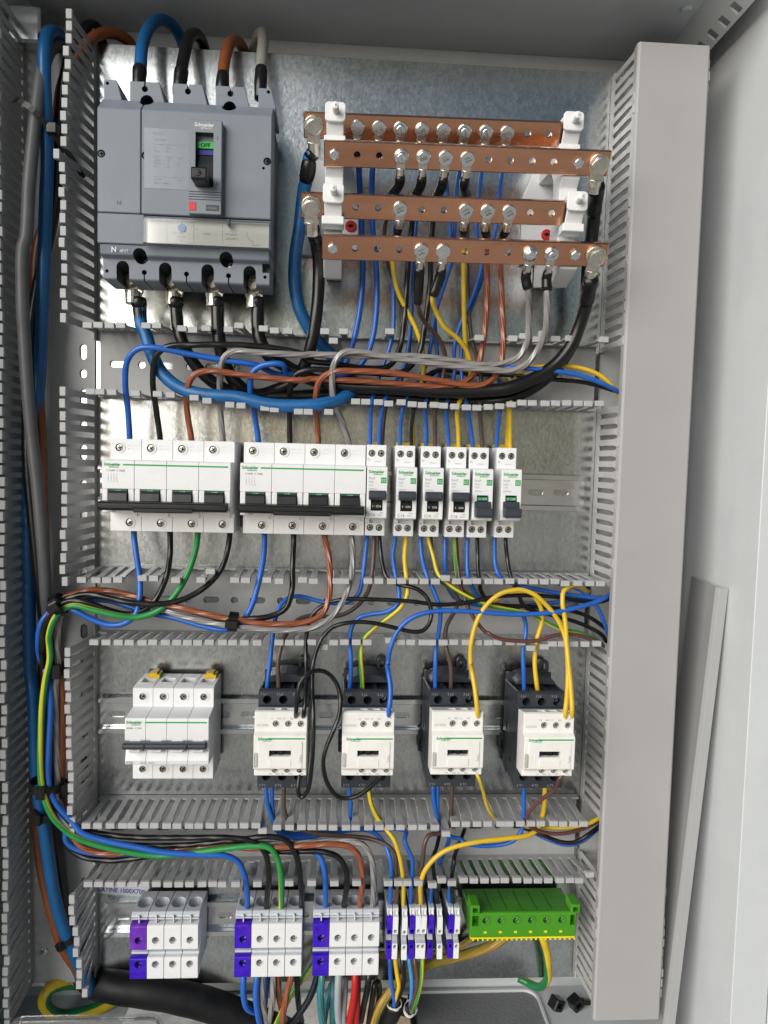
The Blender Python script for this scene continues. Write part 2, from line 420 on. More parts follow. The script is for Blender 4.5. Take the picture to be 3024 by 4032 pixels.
def catmull(pts, step=4.0):
    P = [Vector(p) for p in pts]
    if len(P) == 2: return P
    P = [P[0] * 2 - P[1]] + P + [P[-1] * 2 - P[-2]]
    out = []
    for i in range(1, len(P) - 2):
        p0, p1, p2, p3 = P[i - 1:i + 3]
        t0 = 0; t1 = t0 + max((p1 - p0).length, 1e-3) ** 0.5; t2 = t1 + max((p2 - p1).length, 1e-3) ** 0.5; t3 = t2 + max((p3 - p2).length, 1e-3) ** 0.5
        n = max(2, int((p2 - p1).length / step))
        for k in range(n):
            t = t1 + (t2 - t1) * k / n
            A1 = p0 * ((t1 - t) / (t1 - t0)) + p1 * ((t - t0) / (t1 - t0))
            A2 = p1 * ((t2 - t) / (t2 - t1)) + p2 * ((t - t1) / (t2 - t1))
            A3 = p2 * ((t3 - t) / (t3 - t2)) + p3 * ((t - t2) / (t3 - t2))
            B1 = A1 * ((t2 - t) / (t2 - t0)) + A2 * ((t - t0) / (t2 - t0))
            B2 = A2 * ((t3 - t) / (t3 - t1)) + A3 * ((t - t1) / (t3 - t1))
            out.append(B1 * ((t2 - t) / (t2 - t1)) + B2 * ((t - t1) / (t2 - t1)))
    out.append(P[-2]); return out

def tube_mesh(name, pts, r, material, n=12, step=4.0, rfun=None, phase=0.0, raw=False):
    """Round tube along (x, d, z) points in mm with a UV map: x round the tube, y along it in metres."""
    c = [V(*p) for p in (pts if raw else catmull(pts, step))]
    bm = bmesh.new(); uvl = bm.loops.layers.uv.new('UVMap')
    tans = []
    for i in range(len(c)):
        a = c[max(0, i - 1)]; b = c[min(len(c) - 1, i + 1)]; tans.append((b - a).normalized())
    u, v = frame(tans[0]); rings = []; ls = []; s = 0
    for i, p in enumerate(c):
        if i:
            s += (p - c[i - 1]).length
            ax = tans[i - 1].cross(tans[i])
            if ax.length > 1e-7:
                q = Matrix.Rotation(tans[i - 1].angle(tans[i]), 3, ax.normalized()); u = q @ u
            u = (u - tans[i] * u.dot(tans[i])).normalized()
        v = tans[i].cross(u)
        rr = r * (rfun(i / (len(c) - 1), s) if rfun else 1.0) * MM
        rings.append([bm.verts.new(p + (u * math.cos(6.28318 * k / n) + v * math.sin(6.28318 * k / n)) * rr) for k in range(n)]); ls.append(s)
    for i in range(len(rings) - 1):
        A, B = rings[i], rings[i + 1]
        for k in range(n):
            f = bm.faces.new((A[k], A[(k + 1) % n], B[(k + 1) % n], B[k]))
            for lp, (uu, vv) in zip(f.loops, ((k, ls[i]), (k + 1, ls[i]), (k + 1, ls[i + 1]), (k, ls[i + 1]))):
                lp[uvl].uv = (uu / n + phase, vv)
    bm.faces.new(list(reversed(rings[0]))); bm.faces.new(rings[-1])
    bm.normal_update()
    me = bpy.data.meshes.new(name); bm.to_mesh(me); bm.free(); me.materials.append(M[material]); me.shade_smooth()
    return me

# ------------------------------------------------------------------ measured finger positions
DUCT_TIPS = {   # finger heads of the horizontal ducts: (x, how far the head leans in z), mm
    'd1u': [(12.3,-6.0),(21.5,-5.7),(30.2,-5.4),(39.1,-5.1),(60.7,-4.3),(70.4,-4.0),(90.1,-5.9),(100.6,-7.1),(110.3,-4.9),(130.6,-5.6),(140.4,-1.5),(160.7,-3.4),(170.6,-5.0),(180.5,-5.1),(212.9,-4.0),(221.0,-12.3),(230.4,-3.3),(270.3,-2.0),(348.8,-4.8),(378.2,-4.6),(388.8,-1.8),(399.6,-4.6),(405.1,0.8),(416.0,-3.3),(430.3,-2.7),(461.3,-2.4)],
    'd1l': [(13.2,0.2),(21.8,0.0),(31.4,-0.1),(51.5,-0.5),(70.9,-0.4),(81.0,-0.9),(101.7,-3.0),(111.6,-5.5),(131.7,-8.5),(141.2,-9.1),(161.3,-10.4),(171.2,-11.7),(191.1,-13.0),(199.9,-12.9),(218.6,-12.4),(240.5,-2.0),(250.5,-1.9),(260.3,-1.9),(270.3,-2.9),(280.3,-1.3),(290.1,-3.1),(300.0,-3.6),(309.7,-2.9),(319.5,-3.7),(329.3,-4.2),(339.1,-4.4),(349.0,-4.5),(358.8,-3.6),(368.6,-2.3),(378.7,-0.4),(388.5,1.4),(399.0,1.3),(408.9,1.6),(418.3,1.9),(429.3,2.3),(439.2,2.6),(449.4,2.7),(459.7,3.0)],
    'd2u': [(7.1,-4.6),(17.2,-4.5),(27.1,-4.3),(37.2,-4.2),(57.3,-2.2),(67.1,-2.1),(87.4,-3.4),(107.6,-3.1),(116.0,5.7),(137.6,-2.6),(147.6,-2.5),(167.4,-2.2),(177.4,-2.9),(197.2,-1.7),(207.4,-2.4),(226.9,-2.1),(235.3,-2.0),(256.3,-1.7),(266.1,-1.5),(275.9,-1.4),(285.8,-1.2),(295.7,-1.1),(305.6,-0.9),(315.5,-0.8),(325.3,2.7),(334.5,-0.5),(344.5,-0.3),(353.7,-0.2),(363.7,0.0),(374.2,0.1),(384.6,0.3),(394.6,0.4),(404.7,0.6),(414.8,0.7),(424.9,0.9),(435.6,-0.9),(445.9,-0.7),(456.3,-0.6),(466.1,-0.4)],
    'd2l': [(17.1,2.8),(27.4,2.9),(37.3,3.0),(47.2,3.1),(57.2,3.2),(67.3,3.3),(77.4,3.4),(87.2,3.5),(97.3,3.6),(107.4,3.7),(117.3,3.8),(127.3,3.9),(137.1,4.0),(147.1,4.1),(158.4,4.2),(177.0,4.4),(186.8,4.5),(196.6,4.6),(206.7,5.0),(216.6,0.5),(226.3,5.2),(235.8,5.3),(246.0,5.4),(256.2,5.5),(275.6,7.7),(285.3,5.8),(295.9,5.9),(305.5,6.0),(315.1,6.1),(325.1,6.2),(335.1,6.3),(345.5,6.5),(355.2,6.6),(365.6,6.7),(375.3,6.8),(384.9,6.9),(395.0,7.0),(405.4,1.5),(416.8,2.9),(425.2,5.9),(434.3,6.0),(445.1,6.1),(456.3,6.2),(466.4,6.3)],
    'd3u': [(10.4,-0.4),(20.0,-0.5),(30.5,-0.5),(40.5,-0.6),(50.1,-0.6),(60.0,-0.7),(70.0,-0.7),(79.7,-0.8),(90.3,-0.8),(99.7,-0.9),(109.5,-0.9),(119.6,-1.0),(129.4,-1.0),(139.2,-1.1),(149.6,-1.1),(159.5,-1.2),(166.4,-6.4),(179.5,-3.0),(190.2,-3.1),(199.8,-3.1),(209.8,-3.2),(219.8,-3.2),(229.7,-3.3),(240.4,-3.3),(250.5,-3.4),(260.5,-3.4),(270.6,-3.5),(280.7,-3.5),(290.9,-3.6),(301.4,-3.6),(311.5,-3.7),(322.0,-3.8),(333.2,-10.4),(342.5,-0.3),(352.0,-0.3),(362.0,-0.4),(372.3,-0.4),(382.6,-0.5),(392.0,-0.5),(402.3,-0.6),(412.6,-0.6),(421.4,-0.7),(432.1,-0.7),(442.5,-0.8),(452.3,-0.8),(462.4,-0.9)],
    'd3l': [(11.1,7.9),(20.8,7.8),(30.9,7.7),(41.3,7.6),(51.8,7.5),(61.6,7.4),(71.0,7.3),(80.8,7.2),(90.6,7.1),(100.9,7.0),(110.7,6.9),(120.9,6.8),(130.8,6.7),(141.0,6.6),(161.0,6.4),(191.0,7.1),(210.7,6.9),(230.6,6.7),(251.6,6.5),(280.3,6.2),(290.9,6.1),(299.4,6.0),(309.6,5.9),(321.6,3.5),(330.1,8.4),(339.8,5.6),(350.1,8.3),(360.1,8.2),(369.8,8.1),(379.8,8.0),(390.2,7.9),(400.2,7.8),(410.4,7.7),(420.4,7.6),(430.3,7.5),(440.4,7.4),(450.5,7.3),(460.4,7.2),(468.9,12.8)],
}
LEFT_TIPS = [(-8.7,-3.2),(-18.3,-4.0),(-28.4,-4.3),(-38.4,-4.6),(-49.0,-5.1),(-59.4,-5.5),(-69.6,-5.8),(-80.1,-6.5),(-90.5,-7.6),(-101.2,-8.3),(-111.2,-9.1),(-121.7,-15.5),(-132.2,-8.8),(-142.3,-8.8),(-152.5,-8.9),(-163.3,-8.6),(-173.8,-8.7),(-184.4,-8.7),(-194.1,-8.8),(-204.7,-8.8),(-215.4,-8.9),(-225.7,-8.9),(-236.0,-9.0),(-245.9,-9.0),(-256.7,-9.1),(-318.5,-9.4),(-328.6,-9.7),(-339.6,-9.5),(-348.9,-9.5),(-359.5,-10.2),(-369.8,-9.3),(-379.9,-9.3),(-390.6,-9.7),(-400.7,-9.4),(-411.0,-9.5),(-421.4,-9.5),(-431.7,-9.6),(-441.8,-9.9),(-451.9,-10.0),(-461.8,-10.0),(-472.2,-10.4),(-482.7,-10.1),(-545.1,-7.0),(-554.4,-6.8),(-564.4,-6.6),(-575.1,-6.1),(-585.6,-5.9),(-596.0,-8.0),(-605.9,-5.5),(-616.2,-5.2),(-626.7,-5.3),(-637.1,-5.0),(-647.5,-4.5),(-657.5,-4.3),(-667.5,-4.1),(-677.6,-3.9),(-688.2,-3.9),(-698.6,-3.8),(-708.8,-3.7),(-770.3,-4.7),(-780.6,-3.5),(-790.4,-3.0),(-800.4,-1.4),(-809.9,0.1),(-820.3,1.2),(-830.7,2.0),(-840.8,3.1),(-850.7,3.2),(-858.6,7.6)]   # left upright duct, inner wall: (z, lean in x), mm

# ================================================================== the ground under the cabinet
b = NB(); n = 40
def gz(x, y): return 0.02 * noise.noise(Vector((x * 2.3, y * 2.3, 1.0))) + 0.012 * noise.noise(Vector((x * 9, y * 9, 4.0)))
ext = [-60, -20, -8, -4, -2.2] + [-1.4 + 0.1 * i for i in range(33)] + [2.6, 4, 8, 20, 60]
gv = [[b.verts.new((x, y, gz(x, y) if max(abs(x), abs(y)) < 2.5 else 0.0)) for x in ext] for y in ext]
for i in range(len(ext) - 1):
    for j in range(len(ext) - 1):
        b.faces.new((gv[i][j], gv[i][j + 1], gv[i + 1][j + 1], gv[i + 1][j]))
g = part('ground', b, 'earth'); g['kind'] = 'structure'
me = g.data; me.shade_smooth()
for k, (sx_, sy_, s, lab) in enumerate(((0.365, 0.55, 0.085, 'larger tan stone on the ground seen through the floor opening'), (0.33, 0.34, 0.06, 'smaller tan stone on the ground in front of the larger one'))):
    b = NB(); bmesh.ops.create_icosphere(b, subdivisions=3, radius=1.0)
    for v in b.verts:
        v.co *= 1 + 0.30 * noise.noise(v.co * 1.3 + Vector((7 * k, 0, 0))) + 0.08 * noise.noise(v.co * 5)
        v.co = Vector((v.co.x * s * 1.4, v.co.y * s, v.co.z * s * 0.8))
    st = part('stone', b, 'rock', smooth=True); st.location = (sx_, sy_, 0.02)
    st['label'] = lab; st['category'] = 'stone'; st['group'] = 'stones under the cabinet'

# ================================================================== cabinet shell
CX0, CX1, CT, CB, BK, FR = -104.0, 580.0, 37.0, -938.0, -45.0, 116.0
cab = thing('electrical_cabinet', 'pale grey painted steel cabinet standing open around the mounting plate', 'cabinet', (238, 0, CB))
def cabpart(name, bm, material='paint', bevel=0.0):
    return part(name, bm, material, cab, bevel, loc=(-238, 0, -CB))
b = NB(); box(b, CX0, CX1, BK - 2, BK, CB, CT); cabpart('back_panel', b)
b = NB(); prism_d(b, [(CX0, CT - 14), (CX0, CT - 22), (CX1, CT - 22), (CX1, CT - 14)], BK, BK + 3.5); cabpart('back_ridge', b, bevel=1.2)
b = NB(); box(b, CX0 - 2, CX1 + 2, BK - 2, FR, CT, CT + 2); cabpart('ceiling_panel', b)
b = NB(); box(b, -16, 512, BK + 0.5, FR - 6, CT - 1.2, CT - 0.3); cabpart('ceiling_sheet', b, bevel=0.4)
for s in (0, 1):
    X = (lambda x: x) if s == 0 else (lambda x: 476.0 - x)
    nm = 'side_wall'
    b = NB(); box(b, *sorted((X(580), X(582))), BK - 1.5, FR - 1, CB + 0.3, CT - 0.3); cabpart(nm, b)
    b = NB(); prism_z(b, [(X(579.4), FR - 14), (X(579.4), FR + 0.6), (X(612), FR + 0.6), (X(612), FR - 2), (X(584), FR - 2), (X(584), FR - 14)], CB, CT); cabpart('door_frame_lip', b, bevel=0.6)
    b = NB(); prism_z(b, [(X(612.6), FR - 2), (X(612.6), FR + 3), (X(640), FR + 3), (X(640), FR - 2)], CB - 20, CT); cabpart('hinge_post', b, bevel=2.0)
    # sloping depth rail under the ceiling with square punchings
    b = NB(); pr = [(538, 37), (565, 18.5), (566.2, 20.2), (539.5, 38.2)]
    q = []
    for d in (BK, FR - 4): q.append([b.verts.new(V(X(x), d, z)) for x, z in pr])
    quadloop(b, q)
    me = to_mesh('depth_rail', b, 'paint')
    c = NB()
    nx, nz = 0.565, 0.825
    for d in range(-30, 110, 20):
        cx, cz = 558.5, 23.0; ux, uz = 0.825, -0.565
        r0 = []
        for h in (-6, 6):
            r0.append([c.verts.new(V(X(cx + ux * a + nx * h), d + e, cz + uz * a + nz * h)) for a, e in ((-5, -4.5), (5, -4.5), (5, 4.5), (-5, 4.5))])
        quadloop(c, r0)
    me = cut(me, c); put('depth_rail', me, cab, (-238, 0, -CB))
    b = NB(); cyl(b, (X(528), 42, CT - 3), (0, 0, 1), 4.2, 3, 16, 5.2); cabpart('plug', b)
    b = NB(); box(b, *sorted((X(518), X(546))), -45, 20, -12, 19); cabpart('plate_bracket', b, 'zinc_rail', bevel=2.0)
# floor with the cable opening
b = NB(); box(b, CX0, CX1, BK - 2, FR, CB - 2, CB); fl = to_mesh('floor_panel', b, 'paint')
c = NB(); prism_z(c, rrect(20, 452, -40, 95, 15), CB - 10, CB + 10); fl = cut(fl, c)
put('floor_panel', fl, cab, (-238, 0, -CB))
b = NB(); o_ = rrect(20, 452, -40, 95, 15, 6); i_ = rrect(22.5, 449.5, -37.5, 92.5, 13, 6)
k_ = len(o_)
rg = [[b.verts.new(V(x, d, z)) for x, d in pr] for pr, z in ((o_, CB - 2), (o_, CB + 2.2), (i_, CB + 2.2), (i_, CB - 2))]
for A, Bq in zip(rg, rg[1:] + rg[:1]):
    for k in range(k_): b.faces.new((A[k], A[(k + 1) % k_], Bq[(k + 1) % k_], Bq[k]))
cabpart('opening_rim', b, 'paint')
b = NB(); prism_z(b, [p for p in rrect(318, 449, -37, 92, 12, 5) if p[0] > 330][:6] + [(318, 92), (318, -37)] + [p for p in rrect(318, 449, -37, 92, 12, 5) if p[0] > 330][6:], CB - 3, CB - 0.5); cabpart('gland_plate', b, 'gland')
b = NB(); box(b, 312, 318, -36, 92, CB - 8, CB + 1); cabpart('gland_plate_edge', b, 'black', bevel=1)

# ================================================================== mounting plate
PX0, PX1 = -66.0, 541.0
plate = thing('mounting_plate', 'galvanised steel mounting plate with dull spangled surface behind all the devices', 'mounting plate', (238, -2, -895))
b = NB(); box(b, PX0, PX1, -2, 0, -895, 0)
part('sheet', b, 'zinc', plate, loc=(-238, 2, 895))
b = NB(); box(b, PX0, PX1, -14, -2.2, -895, -893); box(b, PX0, PX1, -14, -2.2, -2, 0); part('folded_edge', b, 'zinc', plate, loc=(-238, 2, 895))
s_ = thing('paper_label', 'white sticker printed PLATINE 1000X700 partly hidden by duct fingers', 'label', (0, 0, 0))
b = NB(); prism_d(b, [(-9, -786.5), (20, -789), (51, -792), (47, -804.5), (18, -802), (-9, -799)], 0.2, 0.5); part('paper', b, 'sticker', s_)
text('lettering', 'PLATINE 1000X700', s_, 45.6, 0.62, -801.6, 4.6, 'print_blue', 'RIGHT', bold=0.12, sx=0.9, rot=(math.pi / 2, 0.075, 0))

# ================================================================== DIN rails
def din_rail(z, x0, x1, label):
    t = thing('din_rail', label, 'rail', (x0, 0, z), 'mounting rails')
    L = x1 - x0
    b = NB(); prism_x(b, [(0.3, -13.5), (0.3, 13.5), (6.5, 13.5), (6.5, 17.5), (7.5, 17.5), (7.5, 12.5), (1.3, 12.5), (1.3, -12.5), (7.5, -12.5), (7.5, -17.5), (6.5, -17.5), (6.5, -13.5)], 0, L)
    me = to_mesh('profile', b, 'zinc_rail', bevel=0.35)
    c = NB(); x = 9.0
    while x + 16 < L:
        prism_d(c, rrect(x, x + 15, -3.1, 3.1, 3.0, 5), -1, 4); x += 25.0
    put('profile', cut(me, c), t)
    return t
din_rail(-398, 3, 468, 'upper slotted steel rail carrying the two big breakers and six slim breakers')
din_rail(-620.5, 3, 468, 'middle slotted steel rail carrying the contactors')
din_rail(-824, 8, 352, 'lowest slotted steel rail carrying the terminal blocks')

# ================================================================== slotted cable ducts
def finger_mesh(name, lean, head=True, L=60.0):
    """One wall finger: narrow web from d = 9, flaring to a thick head at d = 60. Local u along x, wall thickness along z."""
    b = NB()
    pr = [(-2.9, 8.5), (2.9, 8.5), (2.9, 25), (2.2, 26.5), (2.9, 28), (2.9, 44), (3.9, 49), (3.9, 55), (-3.9, 55), (-3.9, 49), (-2.9, 44), (-2.9, 28), (-2.2, 26.5), (-2.9, 25)]
    bend = lambda d: lean * max(0.0, (d - 8.5) / 51.5) ** 1.25
    q = []
    for s in (-0.8, 0.8): q.append([b.verts.new(V(x, d, bend(d) + s)) for x, d in pr])
    # split long sides so the bend shows
    quadloop(b, q, caps=False)
    for row in q:
        v = row
        b.faces.new((v[0], v[1], v[2], v[13])); b.faces.new((v[13], v[2], v[3], v[12])); b.faces.new((v[12], v[3], v[4], v[11]))
        b.faces.new((v[11], v[4], v[5], v[10])); b.faces.new((v[10], v[5], v[6], v[9])); b.faces.new((v[9], v[6], v[7], v[8]))
    if head:
        e = bend(57)
        hb = NB()
        prism_x(b, [(54.6, e - 1.0), (54.6, e + 2.2), (57, e + 2.7), (60, e + 2.5), (60, e - 2.5), (56.5, e - 2.6)], -3.95, 3.95)
        hb.free()
    return to_mesh(name, b, 'duct', bevel=0.35)

_FM = {}
def fmesh(lean):
    k = round(lean * 2) / 2
    if k not in _FM: _FM[k] = finger_mesh('finger', k)
    return _FM[k]

def slots(c, spots, horizontal=True):
    for (x, z, l, w_) in spots:
        if horizontal: prism_d(c, rrect(x - l / 2, x + l / 2, z - w_ / 2, z + w_ / 2, w_ / 2 - 0.05, 5), -3, 6)
        else: prism_d(c, rrect(x - w_ / 2, x + w_ / 2, z - l / 2, z + l / 2, w_ / 2 - 0.05, 5), -3, 6)

def level_duct(zu, zl, ku, kl, label):
    t = thing('cable_duct', label, 'cable duct', (238, 0, (zu + zl) / 2), 'slotted wiring ducts')
    zc = (zu + zl) / 2
    b = NB(); box(b, 4 - 238, 473 - 238, 0.4, 2.2, zl - zc + 0.9, zu - zc - 0.9); me = to_mesh('base', b, 'duct')
    c = NB(); sp = []; x = 20.0; k = 0
    while x < 465:
        sp.append((x - 238, 0.0, (15, 7)[k % 2], 6.5)); x += 22; k += 1
    slots(c, sp); put('base', cut(me, c), t)
    for z in (zu, zl):
        b = NB(); box(b, 4 - 238, 473 - 238, 0.4, 9.0, z - zc - 0.85, z - zc + 0.85); part('wall_strip', b, 'duct', t, bevel=0.3)
    for key, z in ((ku, zu), (kl, zl)):
        for x, lean in DUCT_TIPS[key]:
            o = put('finger', fmesh(lean), t, (x - 238, 0, z - zc))
            o.rotation_euler = (0, R.uniform(-0.015, 0.015), R.uniform(-0.02, 0.02))
    # broken stubs where fingers were snapped off
    xs = {ku: [a for a, _ in DUCT_TIPS[ku]], kl: [a for a, _ in DUCT_TIPS[kl]]}
    for key, z in ((ku, zu), (kl, zl)):
        x = 10.0
        while x < 468:
            if min(abs(x - q) for q in xs[key]) > 6.5:
                b = NB(); h = R.uniform(1.0, 3.5); prism_d(b, [(x - 238 - 2.9, z - zc - 0.8), (x - 238 + 2.9, z - zc - 0.8), (x - 238 + 2.9, z - zc + 0.8), (x - 238 - 2.9, z - zc + 0.8)], 8.6, 9 + h)
                part('finger_stub', b, 'duct', t)
            x += 10.0
    return t
level_duct(-256.5, -318, 'd1u', 'd1l', 'upper open wiring duct full of thick cables under the copper busbars')
level_duct(-477, -539, 'd2u', 'd2l', 'middle open wiring duct between the breakers and the contactors')
level_duct(-702, -764, 'd3u', 'd3l', 'lower open wiring duct between the contactors and the terminal blocks')

def upright_fingers(t, x, cx, tips, side):
    for z, lean in tips:
        o = put('finger', fmesh(lean), t, (x - cx, 0, z + 450))
        o.rotation_euler = (0, math.pi / 2 + R.uniform(-0.015, 0.015), R.uniform(-0.02, 0.02))

# left upright duct, lid off
ld = thing('cable_duct', 'open upright wiring duct at the left edge with cables running down inside', 'cable duct', (-31, 0, -450), 'slotted wiring ducts')
b = NB(); box(b, -61.2 + 31, -0.8 + 31, 0.4, 2.2, -890 + 450, 8 + 450); me = to_mesh('base', b, 'duct')
c = NB(); slots(c, [(-11.5 + 31, z + 450, l, 6.5) for z, l in ((-277, 14), (-297, 8), (-319, 15), (-345, 8), (-370, 14), (-400, 8), (-430, 14), (-460, 8), (-487, 14), (-512, 8), (-540, 14), (-570, 8), (-600, 14), (-640, 8), (-668, 14), (-690, 8), (-722, 14), (-747, 7), (-790, 14), (-872, 9))], False)
put('base', cut(me, c), ld)
screw(ld, -51 + 31, 2.4, -857 + 450, 4.2, 'steel'); screw(ld, -20 + 31, 2.4, -737 + 450, 4.2, 'steel')
b = NB(); box(b, -62 + 31 - 0.85, -62 + 31 + 0.85, 0.4, 9, -890 + 450, 8 + 450); part('wall_strip', b, 'duct', ld, bevel=0.3)
for z0, z1 in ((-266, 8), (-492, -312), (-718, -532), (-890, -760)):
    b = NB(); box(b, 31 - 0.85, 31 + 0.85, 0.4, 9, z0 + 450, z1 + 450); part('wall_strip', b, 'duct', ld, bevel=0.3)
upright_fingers(ld, 0, -31, [(z, lx) for z, lx in LEFT_TIPS], 1)
upright_fingers(ld, -62, -31, [(3.0 - 10 * k, 0.5) for k in range(90)], -1)

# right upright duct with its lid snapped on
rd = thing('cable_duct', 'closed upright wiring duct with a plain grey lid at the right', 'cable duct', (508, 0, -450), 'slotted wiring ducts')
b = NB(); box(b, 478.8 - 508, 537.2 - 508, 0.4, 2.2, -890 + 450, -4 + 450); part('base', b, 'duct', rd)
for z0, z1 in ((-262, -4), (-484, -312), (-706, -532), (-890, -758)):
    b = NB(); box(b, 478 - 508 - 0.85, 478 - 508 + 0.85, 0.4, 9, z0 + 450, z1 + 450); part('wall_strip', b, 'duct', rd, bevel=0.3)
b = NB(); box(b, 538 - 508 - 0.85, 538 - 508 + 0.85, 0.4, 9, -890 + 450, -4 + 450); part('wall_strip', b, 'duct', rd, bevel=0.3)
zs = [-9.0 - 10 * k for k in range(88)]
upright_fingers(rd, 478, 508, [(z, 3.0) for z in zs if not (-316 < z < -262 or -534 < z < -482 or -758 < z < -706)], 1)
upright_fingers(rd, 538, 508, [(z, 3.0) for z in zs if z < -760 or z > -40], 1)
lidp = [(-28.5, 60.4), (-28.5, 62.4), (31.5, 62.4), (33.6, 60.6), (34.0, 52.0), (33.0, 52.0), (32.6, 60.2), (-28.0, 60.2)]
lidp = [(-29.5, 52.0), (-30.2, 60.6), (-28.6, 62.6), (32.6, 62.6), (34.4, 60.6), (33.8, 52.0), (32.8, 52.0), (33.0, 60.0), (-28.8, 60.0), (-28.5, 52.0)]
b = NB(); prism_z(b, lidp, -893 + 450, -5 + 450); part('lid', b, 'lid', rd, bevel=0.35)

# loose lid leaning in the gap beside the right duct
ll = thing('duct_lid', 'loose grey duct lid leaning between the right duct and the side wall', 'duct lid', (548, 30, -938))
b = NB(); prism_z(b, [(0, -31), (0, 28), (2.2, 31.5), (10, 32), (10, 30.8), (3.2, 30.0), (1.6, 27), (1.6, -30), (9, -30.6), (9, -31.8), (1.8, -32)], 2, 462)
lid_o = part('lid_profile', b, 'lid2', ll, bevel=0.3)
ll.rotation_euler = (math.radians(1.0), math.radians(3.2), math.radians(-6))

# ================================================================== moulded-case circuit breaker (top left)
mc = thing('circuit_breaker', 'large grey moulded case circuit breaker with a black toggle showing OFF', 'circuit breaker', (27.5, 0, -145))
def MC(name, bm, material, bevel=0.0, parent=None, smooth=False): return part(name, bm, material, parent or mc, bevel, smooth)
zz = lambda z: z + 145
b = NB(); prism_x(b, [(0, zz(-84)), (0, zz(-204)), (66, zz(-204)), (66, zz(-84))], 2.0, 138); MC('housing', b, 'mccb_dark', 0.8)
b = NB(); prism_x(b, [(60, zz(-80)), (70, zz(-80)), (84, zz(-93)), (84, zz(-175.3)), (60, zz(-175.3))], 35.3, 140); me = to_mesh('front_cover', b, 'mccb', bevel=0.7)
c = NB(); cyl(c, (103.5, 90, zz(-82)), (0, -1, 0), 6.0, 60, 20); cyl(c, (36.0, 90, zz(-80.5)), (0, -1, 0), 5.6, 60, 20)
for x, z in ((68 - 0.7, -132.5), (108.5 + 25, -134.5)): cyl(c, (x, 90, zz(z)), (0, -1, 0), 1.2, 12, 12)
for x in (38.5, 136.5): cyl(c, (x, 90, zz(-129)), (0, -1, 0), 3.2, 8.5, 16)
put('front_cover', cut(me, c, 'mccb_dark'), mc)
b = NB(); prism_x(b, [(60, zz(-80)), (70, zz(-80)), (83.4, zz(-93)), (83.4, zz(-175)), (60, zz(-175))], 0, 34.6); me = to_mesh('neutral_cover', b, 'mccb', bevel=0.7)
c = NB(); cyl(c, (36.0, 90, zz(-80.5)), (0, -1, 0), 5.6, 60, 20); cyl(c, (3.2, 90, zz(-129)), (0, -1, 0), 3.2, 8.5, 16); put('neutral_cover', cut(me, c, 'mccb_dark'), mc)
for x in (3.2, 38.5, 136.5): screw(mc, x, 82.5, zz(-129), 2.7, 'black')
b = NB(); prism_x(b, [(60, zz(-175.6)), (83.4, zz(-175.6)), (83.4, zz(-199.5)), (60, zz(-199.5))], 0, 37.4); MC('neutral_lower_cover', b, 'mccb', 0.6)
b = NB(); prism_x(b, [(60, zz(-176)), (82, zz(-176)), (82, zz(-199.5)), (60, zz(-199.5))], 38.0, 140); MC('trip_unit_frame', b, 'mccb', 0.6)
# lower band and terminal shroud with arched openings
b = NB(); prism_x(b, [(40, zz(-199.8)), (82, zz(-199.8)), (80, zz(-207.5)), (74, zz(-209.5)), (73, zz(-225.5)), (71, zz(-226.5)), (40, zz(-227))], 1.5, 138.8); me = to_mesh('terminal_shroud', b, 'mccb', bevel=0.6)
c = NB()
for x in (17.5, 52.3, 87.2, 122.0):
    prism_d(c, [(x - 5.2, zz(-240)), (x + 5.2, zz(-240)), (x + 5.2, zz(-216))] + [(x + 5.2 * math.cos(a * math.pi / 8), zz(-216) + 5.2 * math.sin(a * math.pi / 8)) for a in range(1, 8)] + [(x - 5.2, zz(-216))], 30, 90)
for x in (35, 69.7, 104.5):
    cyl(c, (x, 90, zz(-219.5)), (0, -1, 0), 2.1, 45, 16); box(c, x - 0.5, x + 0.5, 30, 90, zz(-232), zz(-219.5))
for x in (33, 103.3):
    cyl(c, (x, 92, zz(-207.5)), (0, -1, 0), 5.6, 34, 20)
for x, z in ((4.5, -219.5), (134.8, -219.5)): cyl(c, (x, 90, zz(z)), (0, -1, 0), 1.4, 30, 12)
box(c, 132.5, 140, 66, 90, zz(-216), zz(-209))
shr = put('terminal_shroud', cut(me, c, 'mccb_dark', True), mc)
for x in (34.5, 104.8): screw(shr, x, 61, zz(-208.5), 3.6, 'steel')
# upper terminal shields: five upright lugs between the cable entries
for i, (x0, x1) in enumerate(((1.2, 12), (22, 46.5), (57, 81.5), (92, 116), (127, 137.8))):
    b = NB(); prism_d(b, [(x0, zz(-84)), (x0, zz(-64.5)), (x1 - 1, zz(-64.5)), (x1, zz(-66)), (x1 + 3.5, zz(-79)), (x1 + 3.5, zz(-84))], 30, 70)
    me = to_mesh('terminal_shield', b, 'mccb', bevel=0.5); c = NB()
    if 0 < i < 4: cyl(c, ((x0 + x1) / 2, 80, zz(-70.5)), (0, -1, 0), 2.5, 60, 16); box(c, (x0 + x1) / 2 - 0.6, (x0 + x1) / 2 + 0.6, 20, 80, zz(-70), zz(-60))
    if i in (1, 3): cyl(c, (36.0 if i == 1 else 103.5, 80, zz(-80.5 if i == 1 else -82)), (0, -1, 0), 5.4, 45, 18)
    if i in (0, 4): cyl(c, (x0 + 2.8 if i == 0 else x1 - 2.6, 80, zz(-67.5)), (0, -1, 0), 1.4, 30, 12)
    put('terminal_shield', cut(me, c, 'mccb_dark', True), mc)
text('lettering', '250B', mc, 93.5, 70.15, zz(-71.5), 2.2, 'print_light')
